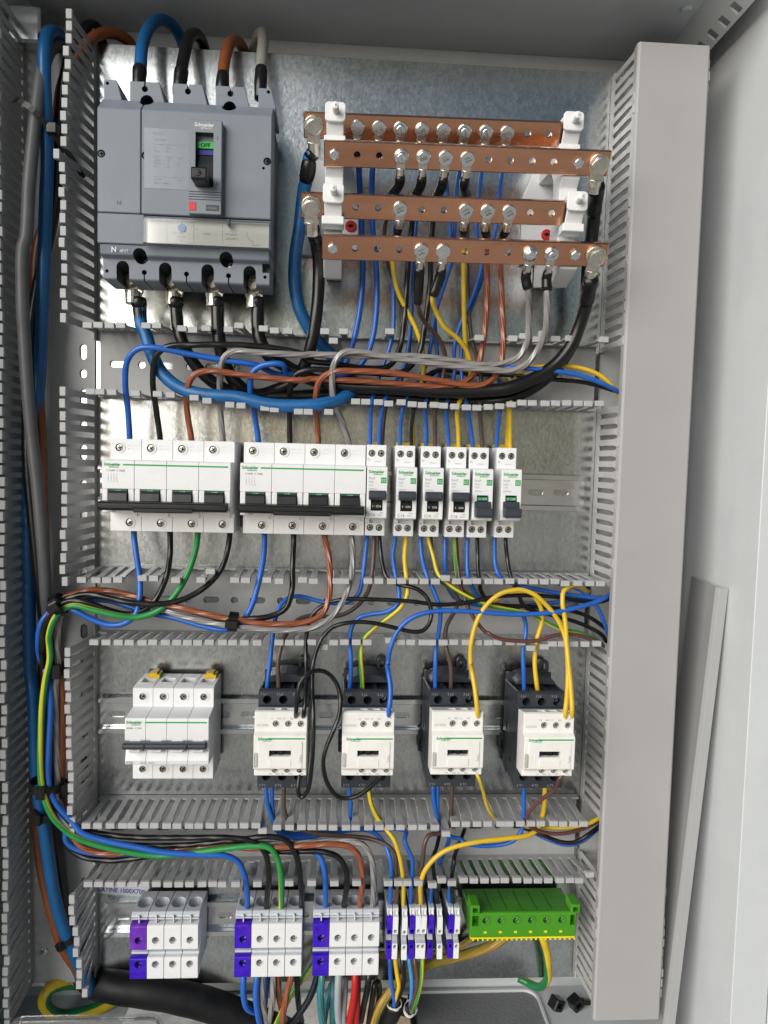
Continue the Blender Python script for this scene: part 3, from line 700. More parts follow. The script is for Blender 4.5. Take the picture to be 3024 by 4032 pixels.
# escutcheon with the toggle
b = NB(); prism_d(b, [(74.7, zz(-101.8)), (101, zz(-101.8)), (100.8, zz(-175.7)), (74.5, zz(-175.7))], 80, 91.5); me = to_mesh('escutcheon', b, 'nose', bevel=0.6)
c = NB(); prism_d(c, [(79.8, zz(-111.6)), (94.2, zz(-111.6)), (94.2, zz(-154.3)), (79.8, zz(-154.3))], 70, 100)
for k in range(4): box(c, 74, 101.5, 91.0, 93, zz(-158.6 - 2 * k), zz(-158.0 - 2 * k))
me = cut(me, c, 'mccb_dark'); esc = put('escutcheon', me, mc)
b = NB(); box(b, 80, 94, 74, 80.5, zz(-154), zz(-112)); MC('toggle_well', b, 'mccb', parent=None)
b = NB(); box(b, 80, 94, 80.5, 86.5, zz(-122.2), zz(-116.8)); og = MC('off_flag', b, 'offgreen', 0.2)
text('lettering', 'OFF', og, 87, 86.65, zz(-121.1), 3.2, 'hole', 'CENTER', bold=0.12)
b = NB(); box(b, 80.2, 93.8, 78, 85.5, zz(-127), zz(-123)); MC('toggle_flag', b, 'print_blue', 0.2)
b = NB(); prism_x(b, [(78, zz(-127)), (85, zz(-127)), (88, zz(-140)), (90, zz(-148)), (90, zz(-154)), (78, zz(-154))], 80.2, 93.8); MC('toggle_slide', b, 'black', 0.4)
b = NB(); prism_x(b, [(88, zz(-146)), (110, zz(-145.5)), (111, zz(-146.5)), (111, zz(-154.5)), (110, zz(-155.5)), (88, zz(-154.5))], 80.2, 92.2); tgl = MC('toggle', b, 'black', 0.8)
screw(tgl, 85.8, 110.9, zz(-150.6), 2.6, 'black')
logo(esc, 79.2, 91.7, zz(-107.2), 2.9, 'print_white')
text('lettering', 'I', esc, 96.8, 91.65, zz(-117), 2.6, 'hole'); text('lettering', 'O', esc, 96.4, 91.65, zz(-152.5), 2.6, 'hole')
b = NB(); box(b, 75.0, 80.7, 90, 91.9, zz(-173.2), zz(-166.4)); MC('trip_button', b, 'red', 0.2)
b = NB(); box(b, 88.5, 99.2, 90, 91.75, zz(-173), zz(-168.2)); rpl = MC('rating_plate', b, 'mccb_dark', 0.2)
text('lettering', '175/250A', rpl, 89.1, 91.9, zz(-171.6), 1.6, 'print_light', sx=0.9)
# rating label
b = NB(); box(b, 37.5, 73.6, 83.9, 84.25, zz(-154.8), zz(-107.3)); rlb = MC('rating_label', b, 'label_film')
for s, x, z, h in (('EasyPact', 44, -112, 2.3), ('CVS250B', 44.5, -117.0, 1.9), ('Ui', 45, -123, 1.4), ('690V', 55, -123, 1.4), ('Uimp', 45, -125.8, 1.4), ('8kV', 55, -125.8, 1.4), ('Ue(V)', 45, -130.3, 1.4), ('Icu(kA)', 55, -130.3, 1.3), ('Ics(kA)', 63.5, -130.3, 1.3), ('220/240~', 45, -132.8, 1.3), ('40', 56, -132.8, 1.3), ('40', 64, -132.8, 1.3), ('380/415~', 45, -135.2, 1.3), ('25', 56, -135.2, 1.3), ('25', 64, -135.2, 1.3), ('440~', 45, -137.6, 1.3), ('20', 56, -137.6, 1.3), ('15', 64, -137.6, 1.3), ('50/60Hz', 45, -148, 1.5), ('Cat. A', 64, -148, 1.6), ('IEC/EN 60947-2', 45, -151, 1.5)):
    text('lettering', s, rlb, x, 84.4, zz(z), h, 'print_light', sx=0.95)
b = NB(); box(b, 44, 71.5, 84.3, 84.4, zz(-145.4), zz(-145.2)); box(b, 44, 71.5, 84.3, 84.4, zz(-120), zz(-119.8)); MC('label_rule', b, 'print_light', parent=rlb)
# trip unit window: paper scale behind a clear cover
b = NB(); box(b, 40, 138.5, 82, 82.6, zz(-199.2), zz(-178.4)); tsc = MC('trip_scale', b, 'trip_paper')
b = NB(); cyl(b, (68.0, 82.6, zz(-185)), (0, 1, 0), 3.3, 1.2, 20); MC('setting_dial', b, 'blue_dial', parent=tsc)
for s, x, z, h in (('Ir', 57, -184.8, 1.8), ('250   175', 60.5, -190, 1.5), ('225 200', 63.5, -192.8, 1.5), ('A', 66.5, -196, 1.7), ('Ii', 79, -186, 1.8), ('2500A', 85, -189.5, 1.7), ('TM 250 D', 103, -189.2, 1.7), ('250A/40 C', 103, -192.6, 1.7)):
    text('lettering', s, tsc, x, 82.75, zz(z), h, 'print', sx=0.95)
b = NB()
for x in (55.5, 77.3, 100.5): box(b, x, x + 0.25, 82.62, 82.7, zz(-195), zz(-181))
prev = None
for x, z in ((120.5, -185), (121, -189), (123, -192), (125.5, -193.5), (125.5, -196.3), (131, -196.3)):
    if prev: cyl(b, (prev[0], 82.7, zz(prev[1])), (x - prev[0], 0, z - prev[1]), 0.14, math.hypot(x - prev[0], z - prev[1]), 5)
    prev = (x, z)
MC('scale_lines', b, 'print', parent=tsc)
b = NB(); prism_x(b, [(83.4, zz(-178.2)), (89, zz(-178.2)), (90, zz(-179.4)), (90, zz(-199.6)), (89, zz(-200.6)), (83.4, zz(-200.6)), (83.4, zz(-199.8)), (88.6, zz(-199.6)), (88.9, zz(-199)), (88.9, zz(-180)), (88.4, zz(-179)), (83.4, zz(-179))], 38.2, 139.6); MC('clear_cover', b, 'clear', 0.2)
b = NB(); box(b, 105.6, 107.4, 83, 91, zz(-183.2), zz(-178.6)); MC('cover_latch', b, 'mccb_dark', 0.2)
text('lettering', 'N', mc, 10.5, 81.9, zz(-205.8), 4.0, 'print_white', bold=0.18)
text('lettering', '4P3T', mc, 17.4, 81.8, zz(-206), 2.4, 'print_white')
text('lettering', 'N', mc, 15.5, 83.6, zz(-168.8), 3.4, 'mccb_dark')

# ================================================================== stepped copper busbar block
TI = math.radians(33)          # the bars lean forward, faces turned down by this much
CT_, ST_ = math.cos(TI), math.sin(TI)
BARS = {1: (75.0, -94.4, 192.5, 419.0), 2: (94.0, -124.3, 210.3, 446.3), 3: (94.0, -165.7, 192.5, 418.5), 4: (97.0, -199.4, 210.2, 446.5)}
ROLL = 0.0135
HX = lambda i: 237.2 + 18.0 * i
def on_bar(k, x, v=0.0, n=0.0):
    """Point on bar k at x, v up the face from its centre line, n proud of the front face."""
    d, z, _, _ = BARS[k]
    return (x, d + v * ST_ + n * CT_, z + ROLL * (x - 237) + v * CT_ - n * ST_)
NRM = (0, CT_, -ST_)
bb = thing('busbar_block', 'stepped block of four copper busbars on white plastic supports', 'busbar block', (318, 0, -145))
BL = (-318, 0, 145)
bolted = {1: [0, 1, 2, 3, 4, 5, 6, 7], 2: [2, 3, 4, 5], 3: [2, 5, 6, 7], 4: [3, 4, 8, 9]}
bar_o = {}
def hexbolt(k, x, r, h, material, parent, name='bolt', flange=0.0, cross=False, base=0.0):
    b = NB(); ax = NRM
    if flange: cyl(b, on_bar(k, x, 0, base), ax, flange, 0.9, 20); cyl(b, on_bar(k, x, 0, base + 0.9), ax, flange * 0.9, 1.0, 20, r * 1.02)
    c0 = base + (1.4 if flange else 0)
    cyl(b, on_bar(k, x, 0, c0), ax, r, h, 6, rot=R.uniform(0, 1)); cyl(b, on_bar(k, x, 0, c0 + h), ax, r * 0.86, 0.5, 18, r * 0.72)
    me = to_mesh(name, b, material, bevel=0.15)
    if cross:
        c = NB(); top = c0 + h
        for a in (0.4, 1.97):
            u = Vector((math.cos(a), 0, 0)); 
            pts = []
            q = []
            for nn in (top - 0.4, top + 2):
                row = []
                for s, t_ in ((-1, -1), (1, -1), (1, 1), (-1, 1)):
                    px = math.cos(a) * s * r * 0.62 - math.sin(a) * t_ * 0.55; pv = math.sin(a) * s * r * 0.62 + math.cos(a) * t_ * 0.55
                    row.append(c.verts.new(V(*on_bar(k, x + px, pv, nn))))
                q.append(row)
            quadloop(c, q)
            me = cut(me, c, 'darkscrew'); c = NB()
        c.free()
    return put(name, me, parent, BL) if parent is bb else put(name, me, parent)
for k, (d, z, x0, x1) in BARS.items():
    b = NB()
    q = []
    for n in (-5.0, 0.0):
        q.append([b.verts.new(V(*on_bar(k, x, v, n))) for x, v in ((x0, -9.8), (x1, -9.8), (x1, 9.8), (x0, 9.8))])
    quadloop(b, q)
    me = to_mesh('busbar', b, 'copper', bevel=0.8)
    c = NB()
    for i in range(10):
        if i not in bolted[k]: cyl(c, on_bar(k, HX(i), 0, 4), tuple(-a for a in NRM), 2.75, 16, 16)
    me = cut(me, c) if len(c.verts) else me
    bar_o[k] = put('busbar', me, bb, BL)
    for i in bolted[k]:
        if k == 4 and i == 8:
            b = NB(); lathe(b, on_bar(k, HX(i), 0, 2.2), NRM, [(0.01, 0), (6.0, 0), (6.0, 0.9), (5.2, 1.0), (4.6, 3.0), (2.6, 4.2), (0.01, 4.6)], 24); part('bolt', b, 'steel', bar_o[k], smooth=True)
        else: hexbolt(k, HX(i), 4.5, 3.2, 'steel', bar_o[k], flange=5.6, cross=True, base=2.2)
    for x, big in {1: [(201, 1)], 2: [(218.8, 0), (419.5, 0), (436.5, 1)], 3: [(201, 1)], 4: [(219, 0), (419, 0), (436, 1)]}[k]:
        hexbolt(k, x, 7.6 if big else 4.3, 4.6 if big else 3.2, 'nickel' if big else 'steel', bar_o[k], base=3.2 if big else 0)
for k, s in ((2, '250A'), (4, '250A')):
    o = text('lettering', s, bb, 0, 0, 0, 2.2, 'copper')
    o.location = V(*on_bar(k, 414 , 5.6, 0.15)) + V(*BL); o.rotation_euler = (math.pi / 2 + TI, 0, 0)
for sx in (211.3, 409.3):
    prof = [(1, -74), (66, -77), (76, -83.7), (66.8, -101.3), (74, -106), (89, -113.2), (85.8, -131.2), (79, -137), (79, -149), (89, -154.8), (85.8, -172.6), (78, -178), (82, -184), (92, -188.5), (88.8, -206.3), (60, -215), (2, -203), (2, -176), (52, -172), (58, -150), (58, -125), (48, -112), (1, -108)]
    b = NB(); prism_x(b, prof, sx, sx + 15.2); me = to_mesh('support', b, 'clip_white', bevel=0.6)
    c = NB(); box(c, sx + 7.3, sx + 7.9, 60, 120, -220, -70); sup = put('support', me, bb, BL); c.free()
    for sgn in (-1, 1):
        x0, x1 = (sx - 26, sx + 1) if sgn < 0 else (sx + 14, sx + 30)
        if sx > 300: x0, x1 = (sx - 14, sx + 6) if sgn < 0 else (sx + 5, sx + 34)
        b = NB(); prism_d(b, [(x0 + (9 if sgn < 0 else 0), -96), (x1 - (0 if sgn < 0 else 9), -96), (x1, -120), (x1, -182), (x0, -182), (x0, -120)], 0.3, 7); part('support_foot', b, 'clip_white', bb, 0.8, loc=BL)
    b = NB(); lathe(b, (sx + (22.5 if sx < 300 else 9.5), 7, -154.5), (0, 1, 0), [(0.01, 0), (5.2, 0), (5.2, 1.6), (4.6, 2.2), (0.01, 2.2)], 20); me = to_mesh('red_plug', b, 'red')
    c = NB(); cx = sx + (22.5 if sx < 300 else 9.5); box(c, cx - 2.6, cx + 2.6, 8, 12, -155.3, -153.7); box(c, cx - 1.2, cx + 1.2, 8, 12, -156.0, -153.0)
    put('red_plug', cut(me, c, 'hole', True), bb, BL)
    for k in (1, 3):
        d, z, _, _ = BARS[k]; z += ROLL * (sx + 7 - 237)
        b = NB(); prism_x(b, [(d - 4, z + 14), (d + 8, z + 13), (d + 10, z + 3), (d + 2, z - 9), (d - 1, z - 13), (d - 4, z - 13), (d, z - 8), (d + 7, z + 3), (d + 4, z + 9), (d - 4, z + 10)], sx + 0.4, sx + 14.8); part('clamp', b, 'clip_white', bb, 0.6, loc=BL)
        b = NB(); prism_x(b, [(d - 8, z - 8), (d + 4, z - 8.5), (d + 4, z - 15), (d - 8, z - 16)], sx - 1.6, sx + 16.4); part('clamp_latch', b, 'clip_white', bb, 0.6, loc=BL)
        b = NB(); prism_d(b, rrect(sx - 0.8, sx + 16, z - 1, z + 14.5, 3), d + 9, d + 12); cap = part('clamp_cap', b, 'clip_white', bb, 0.5, loc=BL)
        b = NB(); lathe(b, (sx + 7.6, d + 12, z + 7), (0, 1, 0), [(0.01, 0)] + [(2.5 + (0.35 if j % 2 else 0), 0.7 * j) for j in range(1, 16)] + [(0.8, 11.4), (0.01, 12.6)], 14); part('threaded_peg', b, 'clip_white', bb, loc=BL)

# ================================================================== 100 A four-pole breakers
_P = {}
def big_pole():
    if 'big' in _P: return _P['big']
    b = NB(); prism_x(b, [(8, 40.5), (50, 40.5), (50, 22.3), (71.5, 22.3), (73, 20.8), (73, -2.3), (66, -3.0), (66, -13), (72, -13.6), (72, -22.5), (50, -23.3), (50, -40.5), (8, -40.5)], 0.12, 26.88)
    me = to_mesh('pole', b, 'white', bevel=0.35)
    c = NB(); cyl(c, (8.0, 60, 33), (0, -1, 0), 3.5, 14.5, 20); cyl(c, (16.8, 60, -32.8), (0, -1, 0), 3.5, 14.5, 20)
    box(c, 5, 22, 12, 44, 36, 44); cyl(c, (14, 30, 45), (0, 0, -1), 6, 8, 16); cyl(c, (14, 30, -45), (0, 0, 1), 6, 8, 16)
    box(c, 15.5, 26, 49.5, 52, 34.4, 35.2); box(c, 15.5, 26, 49.5, 52, 31.4, 32.2); box(c, 23.2, 27, 49, 52, -27.4, -24)
    me = cut(me, c, None, True)
    _P['big'] = me; return me
def breaker100(x, label):
    t = thing('circuit_breaker', label, 'circuit breaker', (x, 0, -398), 'breakers with four poles')
    pm = big_pole()
    for i in range(4):
        o = put('pole', pm, t, (27 * i, 0, 0))
        for cx_, cz_ in ((8.0, 33), (16.8, -32.8)):
            b = NB(); ring(b, (cx_, 50, cz_), (0, 1, 0), 3.5, 4.9, 0.6); part('terminal_collar', b, 'white', o)
            screw(o, cx_, 48.2, cz_, 3.3, 'darkscrew', 'terminal_screw')
        b = NB(); prism_x(b, [(64, -2.6), (72.6, -2.6), (74.5, -6), (76, -13), (64, -13.3)], 5.2, 21.4); part('toggle', b, 'black', o, 0.4)
        b = NB(); box(b, 5.6, 21.0, 72.0, 73.2, -4.4, -2.8); part('off_flag', b, 'darkgreen', o)
        text('lettering', 'O-OFF', o, 13.3, 73.35, -4.25, 1.2, 'print_white', 'CENTER')
        for s in (0, 1):
            b = NB(); box(b, (0.3, 21.8)[s], (4.9, 26.7)[s], 60, 73, -13.2, -2.4); part('toggle_guard', b, 'white', o, 0.5)
    b = NB(); prism_x(b, [(76, -12), (84, -12.6), (86, -14.5), (86, -18.5), (84, -20), (76, -19.5)], 0.4, 106.6); part('handle_bar', b, 'black', t, 0.8)
    b = NB(); prism_d(b, [(28, -17), (80, -17), (78, -21.2), (30, -21.2)], 78, 87); part('handle_lip', b, 'black', t, 0.8)
    b = NB(); box(b, 17.5, 105.6, 73, 73.15, 17.6, 18.9); part('green_stripe', b, 'brandgreen', t)
    logo(t, 1.6, 73.2, 17.2, 2.6)
    text('lettering', 'C120N  C 100A', t, 4.2, 73.2, 12.4, 1.6, 'print')
    text('lettering', 'C100', t, 4.0, 72.2, -22.0, 2.4, 'print')
    for j in range(4):
        text('lettering', '1357'[j], t, 4.9 + 2.4 * j, 73.2, 9.7, 1.1, 'print_light'); text('lettering', '2468'[j], t, 5.6 + 2.4 * j, 73.2, 3.2, 1.1, 'print_light')
        b = NB(); box(b, 5.2 + 2.4 * j, 5.4 + 2.4 * j, 73.05, 73.15, 4.2, 9.4); box(b, 4.6 + 2.4 * j, 5.3 + 2.4 * j, 73.05, 73.15, 6.4, 6.7); part('pole_symbol', b, 'print_light', t)
    for x_ in (24, 68): 
        b = NB(); box(b, x_, x_ + 9, 10, 22, -43.5, -40); part('rail_clip', b, 'yellow', t, 0.4)
    return t
breaker100(27.6, 'left white four pole breaker with a black bar handle, nearest the left duct')
breaker100(143.4, 'second white four pole breaker with a black bar handle, beside the slim breakers')

# ================================================================== slim 1P+N breakers
def slim_body():
    if 'slim' in _P: return _P['slim']
    b = NB(); prism_x(b, [(8, 41), (50, 41), (50, 22.2), (71.5, 22.0), (73, 20.6), (73, -9), (72.4, -22.6), (70.5, -23.6), (50, -24.6), (50, -40.5), (8, -40.5)], 0.15, 17.85)
    me = to_mesh('body', b, 'white', bevel=0.4)
    c = NB()
    for z, xs in ((33.5, (4.9, 13.1)), (-33.2, (4.6, 12.8))):
        for x in xs: cyl(c, (x, 60, z), (0, -1, 0), 3.1, 14, 18)
    box(c, 3.8, 14.2, 66, 80, -16.5, -1.0); box(c, 3.8, 14.2, 46, 54, -29, -25.4)
    for x in (4.9, 13.1): cyl(c, (x, 28, 45), (0, 0, -1), 3.2, 8, 14)
    me = cut(me, c, 'white')
    _P['slim'] = me; return me
def slim(x, on, code, label, dz=0.0):
    t = thing('circuit_breaker', label, 'circuit breaker', (x, 0, -398 + dz), 'slim breakers in a row')
    bo = put('body', slim_body(), t)
    for z, xs in ((33.5, (4.9, 13.1)), (-33.2, (4.6, 12.8))):
        for x_ in xs:
            b = NB(); cyl(b, (x_, 46.1, z), (0, 1, 0), 3.05, 0.3, 16); part('terminal_well', b, 'anthracite', bo)
            screw(bo, x_, 48.3, z, 2.6, 'darkscrew', 'terminal_screw')
    b = NB(); box(b, 3.9, 14.1, 66.1, 69, -16.4, -1.1); part('toggle_well', b, 'black', t)
    if on:
        b = NB(); prism_x(b, [(68, 0.5), (80, 1.5), (82, 0), (82, -4.5), (79, -6.5), (68, -7.5)], 1.8, 16.4); part('toggle', b, 'toggle', t, 0.6)
        b = NB(); box(b, 4.6, 13.4, 69, 73.2, -14.6, -9.4); part('on_flag', b, 'black', t)
        text('lettering', 'I · ON', t, 9.0, 73.35, -13.4, 2.0, 'print_white', 'CENTER')
    else:
        b = NB(); box(b, 4.4, 13.6, 69, 73.2, -5.6, -2.4); part('off_flag', b, 'darkgreen', t)
        text('lettering', 'O OFF', t, 9.0, 73.35, -5.2, 2.0, 'print_white', 'CENTER')
        b = NB(); prism_x(b, [(68, -5.8), (74, -6.5), (75, -11.5), (83, -12), (84, -14), (84, -18.5), (82, -20), (74, -20)], 1.8, 16.4); part('toggle', b, 'toggle', t, 0.6)
    logo(bo, 1.5, 73.2, 16.3, 2.5)
    text('lettering', 'Easy9', bo, 1.6, 73.2, 11.0, 1.8, 'print_light'); text('lettering', 'MCB', bo, 1.6, 73.2, 7.8, 1.4, 'print_light'); text('lettering', code, bo, 1.6, 73.2, 5.2, 1.5, 'print_light')
    text('lettering', 'EZ9P32616', bo, 1.6, 73.2, 1.9, 1.1, 'print_light')
    b = NB(); box(b, 12.1, 16.8, 73, 73.2, 7.6, 12.6); part('green_badge', b, 'brandgreen', bo); text('lettering', 'EZ', bo, 14.45, 73.3, 8.9, 2.4, 'print_white', 'CENTER')
    text('lettering', 'N', bo, 0.8, 50.15, 27.0, 2.0, 'print_light'); text('lettering', 'N', bo, 0.6, 50.15, -29.8, 1.8, 'print_light')
    text('lettering', 'AA24163', bo, 7.5, 50.15, 25.6, 1.1, 'print_light')
    text('lettering', code, bo, 1.4, 72.9, -21.3, 2.6, 'print_light'); text('lettering', '4500 3', bo, 9.6, 72.9, -20.8, 1.2, 'print_light'); text('lettering', '230V~', bo, 11.2, 72.95, -18.6, 1.1, 'print_light')
    b = NB(); box(b, 2.8, 15.2, 12, 24, 41, 44.5); part('rail_clip', b, 'yellow', t, 0.4)
    return t
slim(252.0, True, 'C16', 'slim C16 breaker switched on, right beside the big four pole breaker')
slim(277.8, True, 'C16', 'slim C16 breaker switched on, with a gap on its left, second in the row')
slim(301.0, True, 'C16', 'slim C16 breaker switched on, third in the row, brown and blue wires on top')
slim(324.2, True, 'C16', 'slim C16 breaker switched on, fourth in the row, with a yellow wire on top')
slim(344.6, False, 'C10', 'slim C10 breaker switched off, left one of the two with green OFF windows')
slim(369.8, False, 'C10', 'slim C10 breaker switched off, rightmost in the row, two yellow wires on top', 0.4)

# ================================================================== 32 A four-pole breaker
def pole32():
    b = NB(); prism_x(b, [(8, 42.5), (44, 42.5), (50, 41.2), (50, 24.5), (74, 22.4), (75, 21.2), (75, 3.4), (73.5, 1.6), (70, 0), (72, -8), (74.5, -15.5), (73.5, -19.3), (50, -20.4), (50, -42.3), (8, -42.3)], 0.1, 17.9)
    me = to_mesh('pole', b, 'white', bevel=0.35)
    c = NB(); cyl(c, (9, 60, 33.6), (0, -1, 0), 3.2, 14, 20); cyl(c, (9, 60, -33.2), (0, -1, 0), 3.2, 14, 20); box(c, 3.4, 14.6, 22, 36, 36, 50)
    return cut(me, c)
t32 = thing('circuit_breaker', 'white C32 four pole breaker with white toggles up, left of the contactors', 'circuit breaker', (47.3, 0, -621), 'breakers with four poles')
pm = pole32()
for i in range(4):
    o = put('pole', pm, t32, (18 * i, 0, 0)); x = 0
    for cz_ in (33.6, -33.2):
        b = NB(); ring(b, (9 + x, 50, cz_), (0, 1, 0), 3.2, 4.6, 0.5); part('terminal_collar', b, 'white', o)
    screw(o, 9 + x, 48.4, 33.6, 2.8, 'darkscrew', 'terminal_screw'); screw(o, 9 + x, 48.4, -33.2, 2.8, 'darkscrew', 'terminal_screw')
    b = NB(); cyl(b, (9 + x, 29, 38), (0, 0, 1), 3.6, 0.6, 16); part('terminal_well', b, 'hole', o)
    b = NB(); prism_x(b, [(64, 3), (79, 2.6), (79.6, -1), (78.5, -6.5), (77, -7.6), (64, -8)], 4.2 + x, 14.2 + x); part('toggle', b, 'white', o, 0.6)
    text('lettering', 'I.ON', o, 9.2 + x, 79.4, -4.3, 1.5, 'print', 'CENTER', rot=(math.pi / 2 + 0.1, 0, 0))
b = NB(); prism_x(b, [(75.5, 2.6), (82, 3.2), (84.5, 1.6), (84.5, -1.2), (82, -2.8), (76, -2.4)], 0.2, 71); part('handle_bar', b, 'toggle', t32, 0.8)
b = NB()
for x in (17.8, 53.8): box(b, x, x + 1.2, 82, 85.6, -2.2, 2.4)
part('handle_joint', b, 'toggle', t32, 0.3)
b = NB(); box(b, 17.2, 70.2, 75, 75.15, 18.2, 19.4); part('green_stripe', b, 'brandgreen', t32)
logo(t32, 1.4, 75.2, 17.8, 2.5)
text('lettering', 'iK60N   C 32A', t32, 1.6, 75.2, 13.0, 1.5, 'print'); text('lettering', 'C32', t32, 1.0, 74.6, -18.4, 2.4, 'print'); text('lettering', '400V~  6000 3', t32, 13, 74.6, -18.2, 1.5, 'print_light')
for x in (12, 64):
    b = NB(); prism_d(b, [(x - 5.5, 42.6), (x - 5.5, 46), (x - 3, 46), (x - 3, 47.6), (x + 3, 47.6), (x + 3, 46), (x + 5.5, 46), (x + 5.5, 42.6)], 10, 24); part('rail_clip', b, 'yellow', t32, 0.4)

# ================================================================== contactors
def make_contactor():
    m_ = {}
    b = NB(); prism_x(b, [(8, 40), (58, 43.5), (62, 42), (62, 30), (66, 30), (66, -31), (62, -31), (62, -46), (58, -47), (8, -42)], 0.3, 44.7); me = to_mesh('body', b, 'anthracite', bevel=0.6)
    c = NB()
    for x in (8.2, 22.5, 36.8):
        cyl(c, (x, 70, 34.6), (0, -1, 0), 3.9, 18, 18); cyl(c, (x, 70, -35.5), (0, -1, 0), 3.9, 18, 18)
        prism_z(c, [(x - 5.6, 20), (x + 5.6, 20), (x + 5.6, 56), (x - 5.6, 56)], 39.5, 60); prism_z(c, [(x - 5.6, 20), (x + 5.6, 20), (x + 5.6, 56), (x - 5.6, 56)], -60, -44)
    for x in (-1, 43.5): box(c, x, x + 2.5, 20, 26, -6, 2); box(c, x, x + 2.5, 36, 42, -30, -24)
    m_['body'] = cut(me, c, 'anthracite', True)
    b = NB(); prism_x(b, [(4, 46), (18, 50), (18, -50), (4, -46)], 1.5, 43.5); m_['base'] = to_mesh('base', b, 'anthracite', bevel=1.0)
    b = NB(); a_ = [(22.5 + 19 * math.cos(math.pi * k / 12), 44 + 8 * math.sin(math.pi * k / 12)) for k in range(13)]; prism_d(b, a_, 10, 40); m_['hood'] = to_mesh('rear_hood', b, 'anthracite', bevel=0.5)
    b = NB(); prism_d(b, rrect(33, 43, 46, 59, 3.5), 6, 10); me = to_mesh('fixing_lug', b, 'anthracite'); c = NB(); prism_d(c, rrect(35.6, 40.4, 49, 56, 2.2), 0, 20); m_['lug'] = cut(me, c)
    b = NB(); prism_d(b, rrect(-3, 5, -34, -12, 2), 6, 10); me = to_mesh('fixing_lug', b, 'anthracite'); c = NB(); prism_d(c, rrect(-1.4, 2.2, -30, -20, 1.6), 0, 20); m_['lug2'] = cut(me, c)
    # cream front: upper control terminals, nose, lower control terminals
    b = NB(); prism_x(b, [(66, 29.5), (84, 32.6), (86.5, 31.5), (86.5, 15.5), (91, 13.2), (92, 12), (92, -15.5), (90.5, -17), (86.5, -17.8), (86.5, -24.0), (84, -25), (66, -25)], 0, 45); me = to_mesh('front_cover', b, 'cream', bevel=0.5)
    c = NB()
    for x in (18.2, 28.9, 39.6): cyl(c, (x, 100, 21.8), (0, -1, 0), 2.9, 17.5, 18); cyl(c, (x - 0.3, 100, -18.8), (0, -1, 0), 2.9, 17.5, 18); box(c, x - 3.6, x + 3.6, 72, 82, 29.5, 40)
    box(c, 13.2, 31.8, 88, 96, -4.6, 0.6)
    box(c, 2.2, 43, 91.7, 94, -17.5, -17.0)
    m_['front'] = cut(me, c, 'cream', True)
    b = NB(); prism_d(b, rrect(4.2, 41.2, -15.2, 8.2, 0.8), 92, 92.7); me = to_mesh('label_cover', b, 'cream', bevel=0.2); c = NB(); box(c, 13.2, 31.8, 88, 96, -4.6, 0.6); m_['cover'] = cut(me, c)
    b = NB(); prism_d(b, rrect(13.4, 31.8, -13.8, -7.2, 0.5), 92.5, 93.1); m_['tag'] = to_mesh('marker_tag', b, 'cream', bevel=0.2)
    b = NB(); box(b, 13.3, 31.7, 87.6, 88.2, -4.5, 0.5); m_['win'] = to_mesh('window', b, 'hole')
    b = NB(); box(b, 14, 18, 88.2, 90, -4, 0.2); box(b, 27, 31, 88.2, 90, -4, 0.2); box(b, 20.5, 24.5, 88.2, 90.4, -4, 0.2); m_['ind'] = to_mesh('indicator', b, 'black', bevel=0.3)
    b = NB(); prism_d(b, rrect(0.6, 3.4, -14, -2, 0.8), 90, 93.2); m_['clip'] = to_mesh('cover_clip', b, 'clear', bevel=0.2)
    b = NB(); box(b, 12.5, 43.4, 92.02, 92.15, 10.0, 11.2); m_['stripe'] = to_mesh('green_stripe', b, 'brandgreen')
    return m_
CM = make_contactor()
def contactor(x, label, dz=0.0):
    t = thing('contactor', label, 'contactor', (x, 0, -620.5 + dz), 'contactors on the middle rail')
    bo = put('body', CM['body'], t); fc = put('front_cover', CM['front'], t)
    for n_, k in (('base', 'base'), ('rear_hood', 'hood'), ('fixing_lug', 'lug'), ('fixing_lug', 'lug2')): put(n_, CM[k], t)
    for n_, k in (('label_cover', 'cover'), ('marker_tag', 'tag'), ('window', 'win'), ('indicator', 'ind'), ('cover_clip', 'clip'), ('green_stripe', 'stripe')): put(n_, CM[k], fc)
    for x_ in (18.2, 28.9, 39.6):
        screw(fc, x_, 85.0, 21.8, 2.7, 'steel', 'terminal_screw'); screw(fc, x_ - 0.3, 85.0, -18.8, 2.7, 'steel', 'terminal_screw')
    for x_ in (8.2, 22.5, 36.8):
        for z_ in (34.6, -35.5):
            b = NB(); cyl(b, (x_, 52.2, z_), (0, 1, 0), 3.8, 0.4, 16); part('terminal_well', b, 'hole', bo)
    screw(bo, 36.8, 54, 34.6, 2.8, 'darkscrew', 'terminal_screw')
    logo(fc, 3.6, 92.2, 9.4, 2.4)
    text('lettering', 'LC1D32', fc, 2.2, 86.7, 19.6, 2.0, 'print_light')
    for s_, x_, z_ in (('13', 13.4, 25.6), ('NO', 19.2, 25.6), ('21', 24.2, 25.6), ('NC', 30.2, 25.6), ('A1', 40.6, 26.6), ('14', 12.6, -23.2), ('NO', 18.6, -23.2), ('22', 23.4, -23.2), ('NC', 29.6, -23.2), ('A2', 39.8, -23.2)):
        text('lettering', s_, fc, x_, 86.7, z_, 1.6, 'print_light')
    for s_, x_ in (('1 L1', 2.5), ('3 L2', 16.5), ('5 L3', 31)): text('lettering', s_, bo, x_, 62.2, 38.8, 2.2, 'print_light')
    for s_, x_ in (('2 T1', 2.0), ('4 T2', 16), ('6 T3', 30.5)): text('lettering', s_, bo, x_, 62.2, -44.6, 2.2, 'print_light')
    text('lettering', 'TeSys', fc, 40.8, 92.9, -10, 2.0, 'print_light', rot=(math.pi / 2, -math.pi / 2, 0))
    return t
contactor(160.0, 'cream and anthracite contactor with black wires looping down its right side, leftmost of four')
contactor(235.3, 'cream and anthracite contactor with a blue wire on A1, second of four')
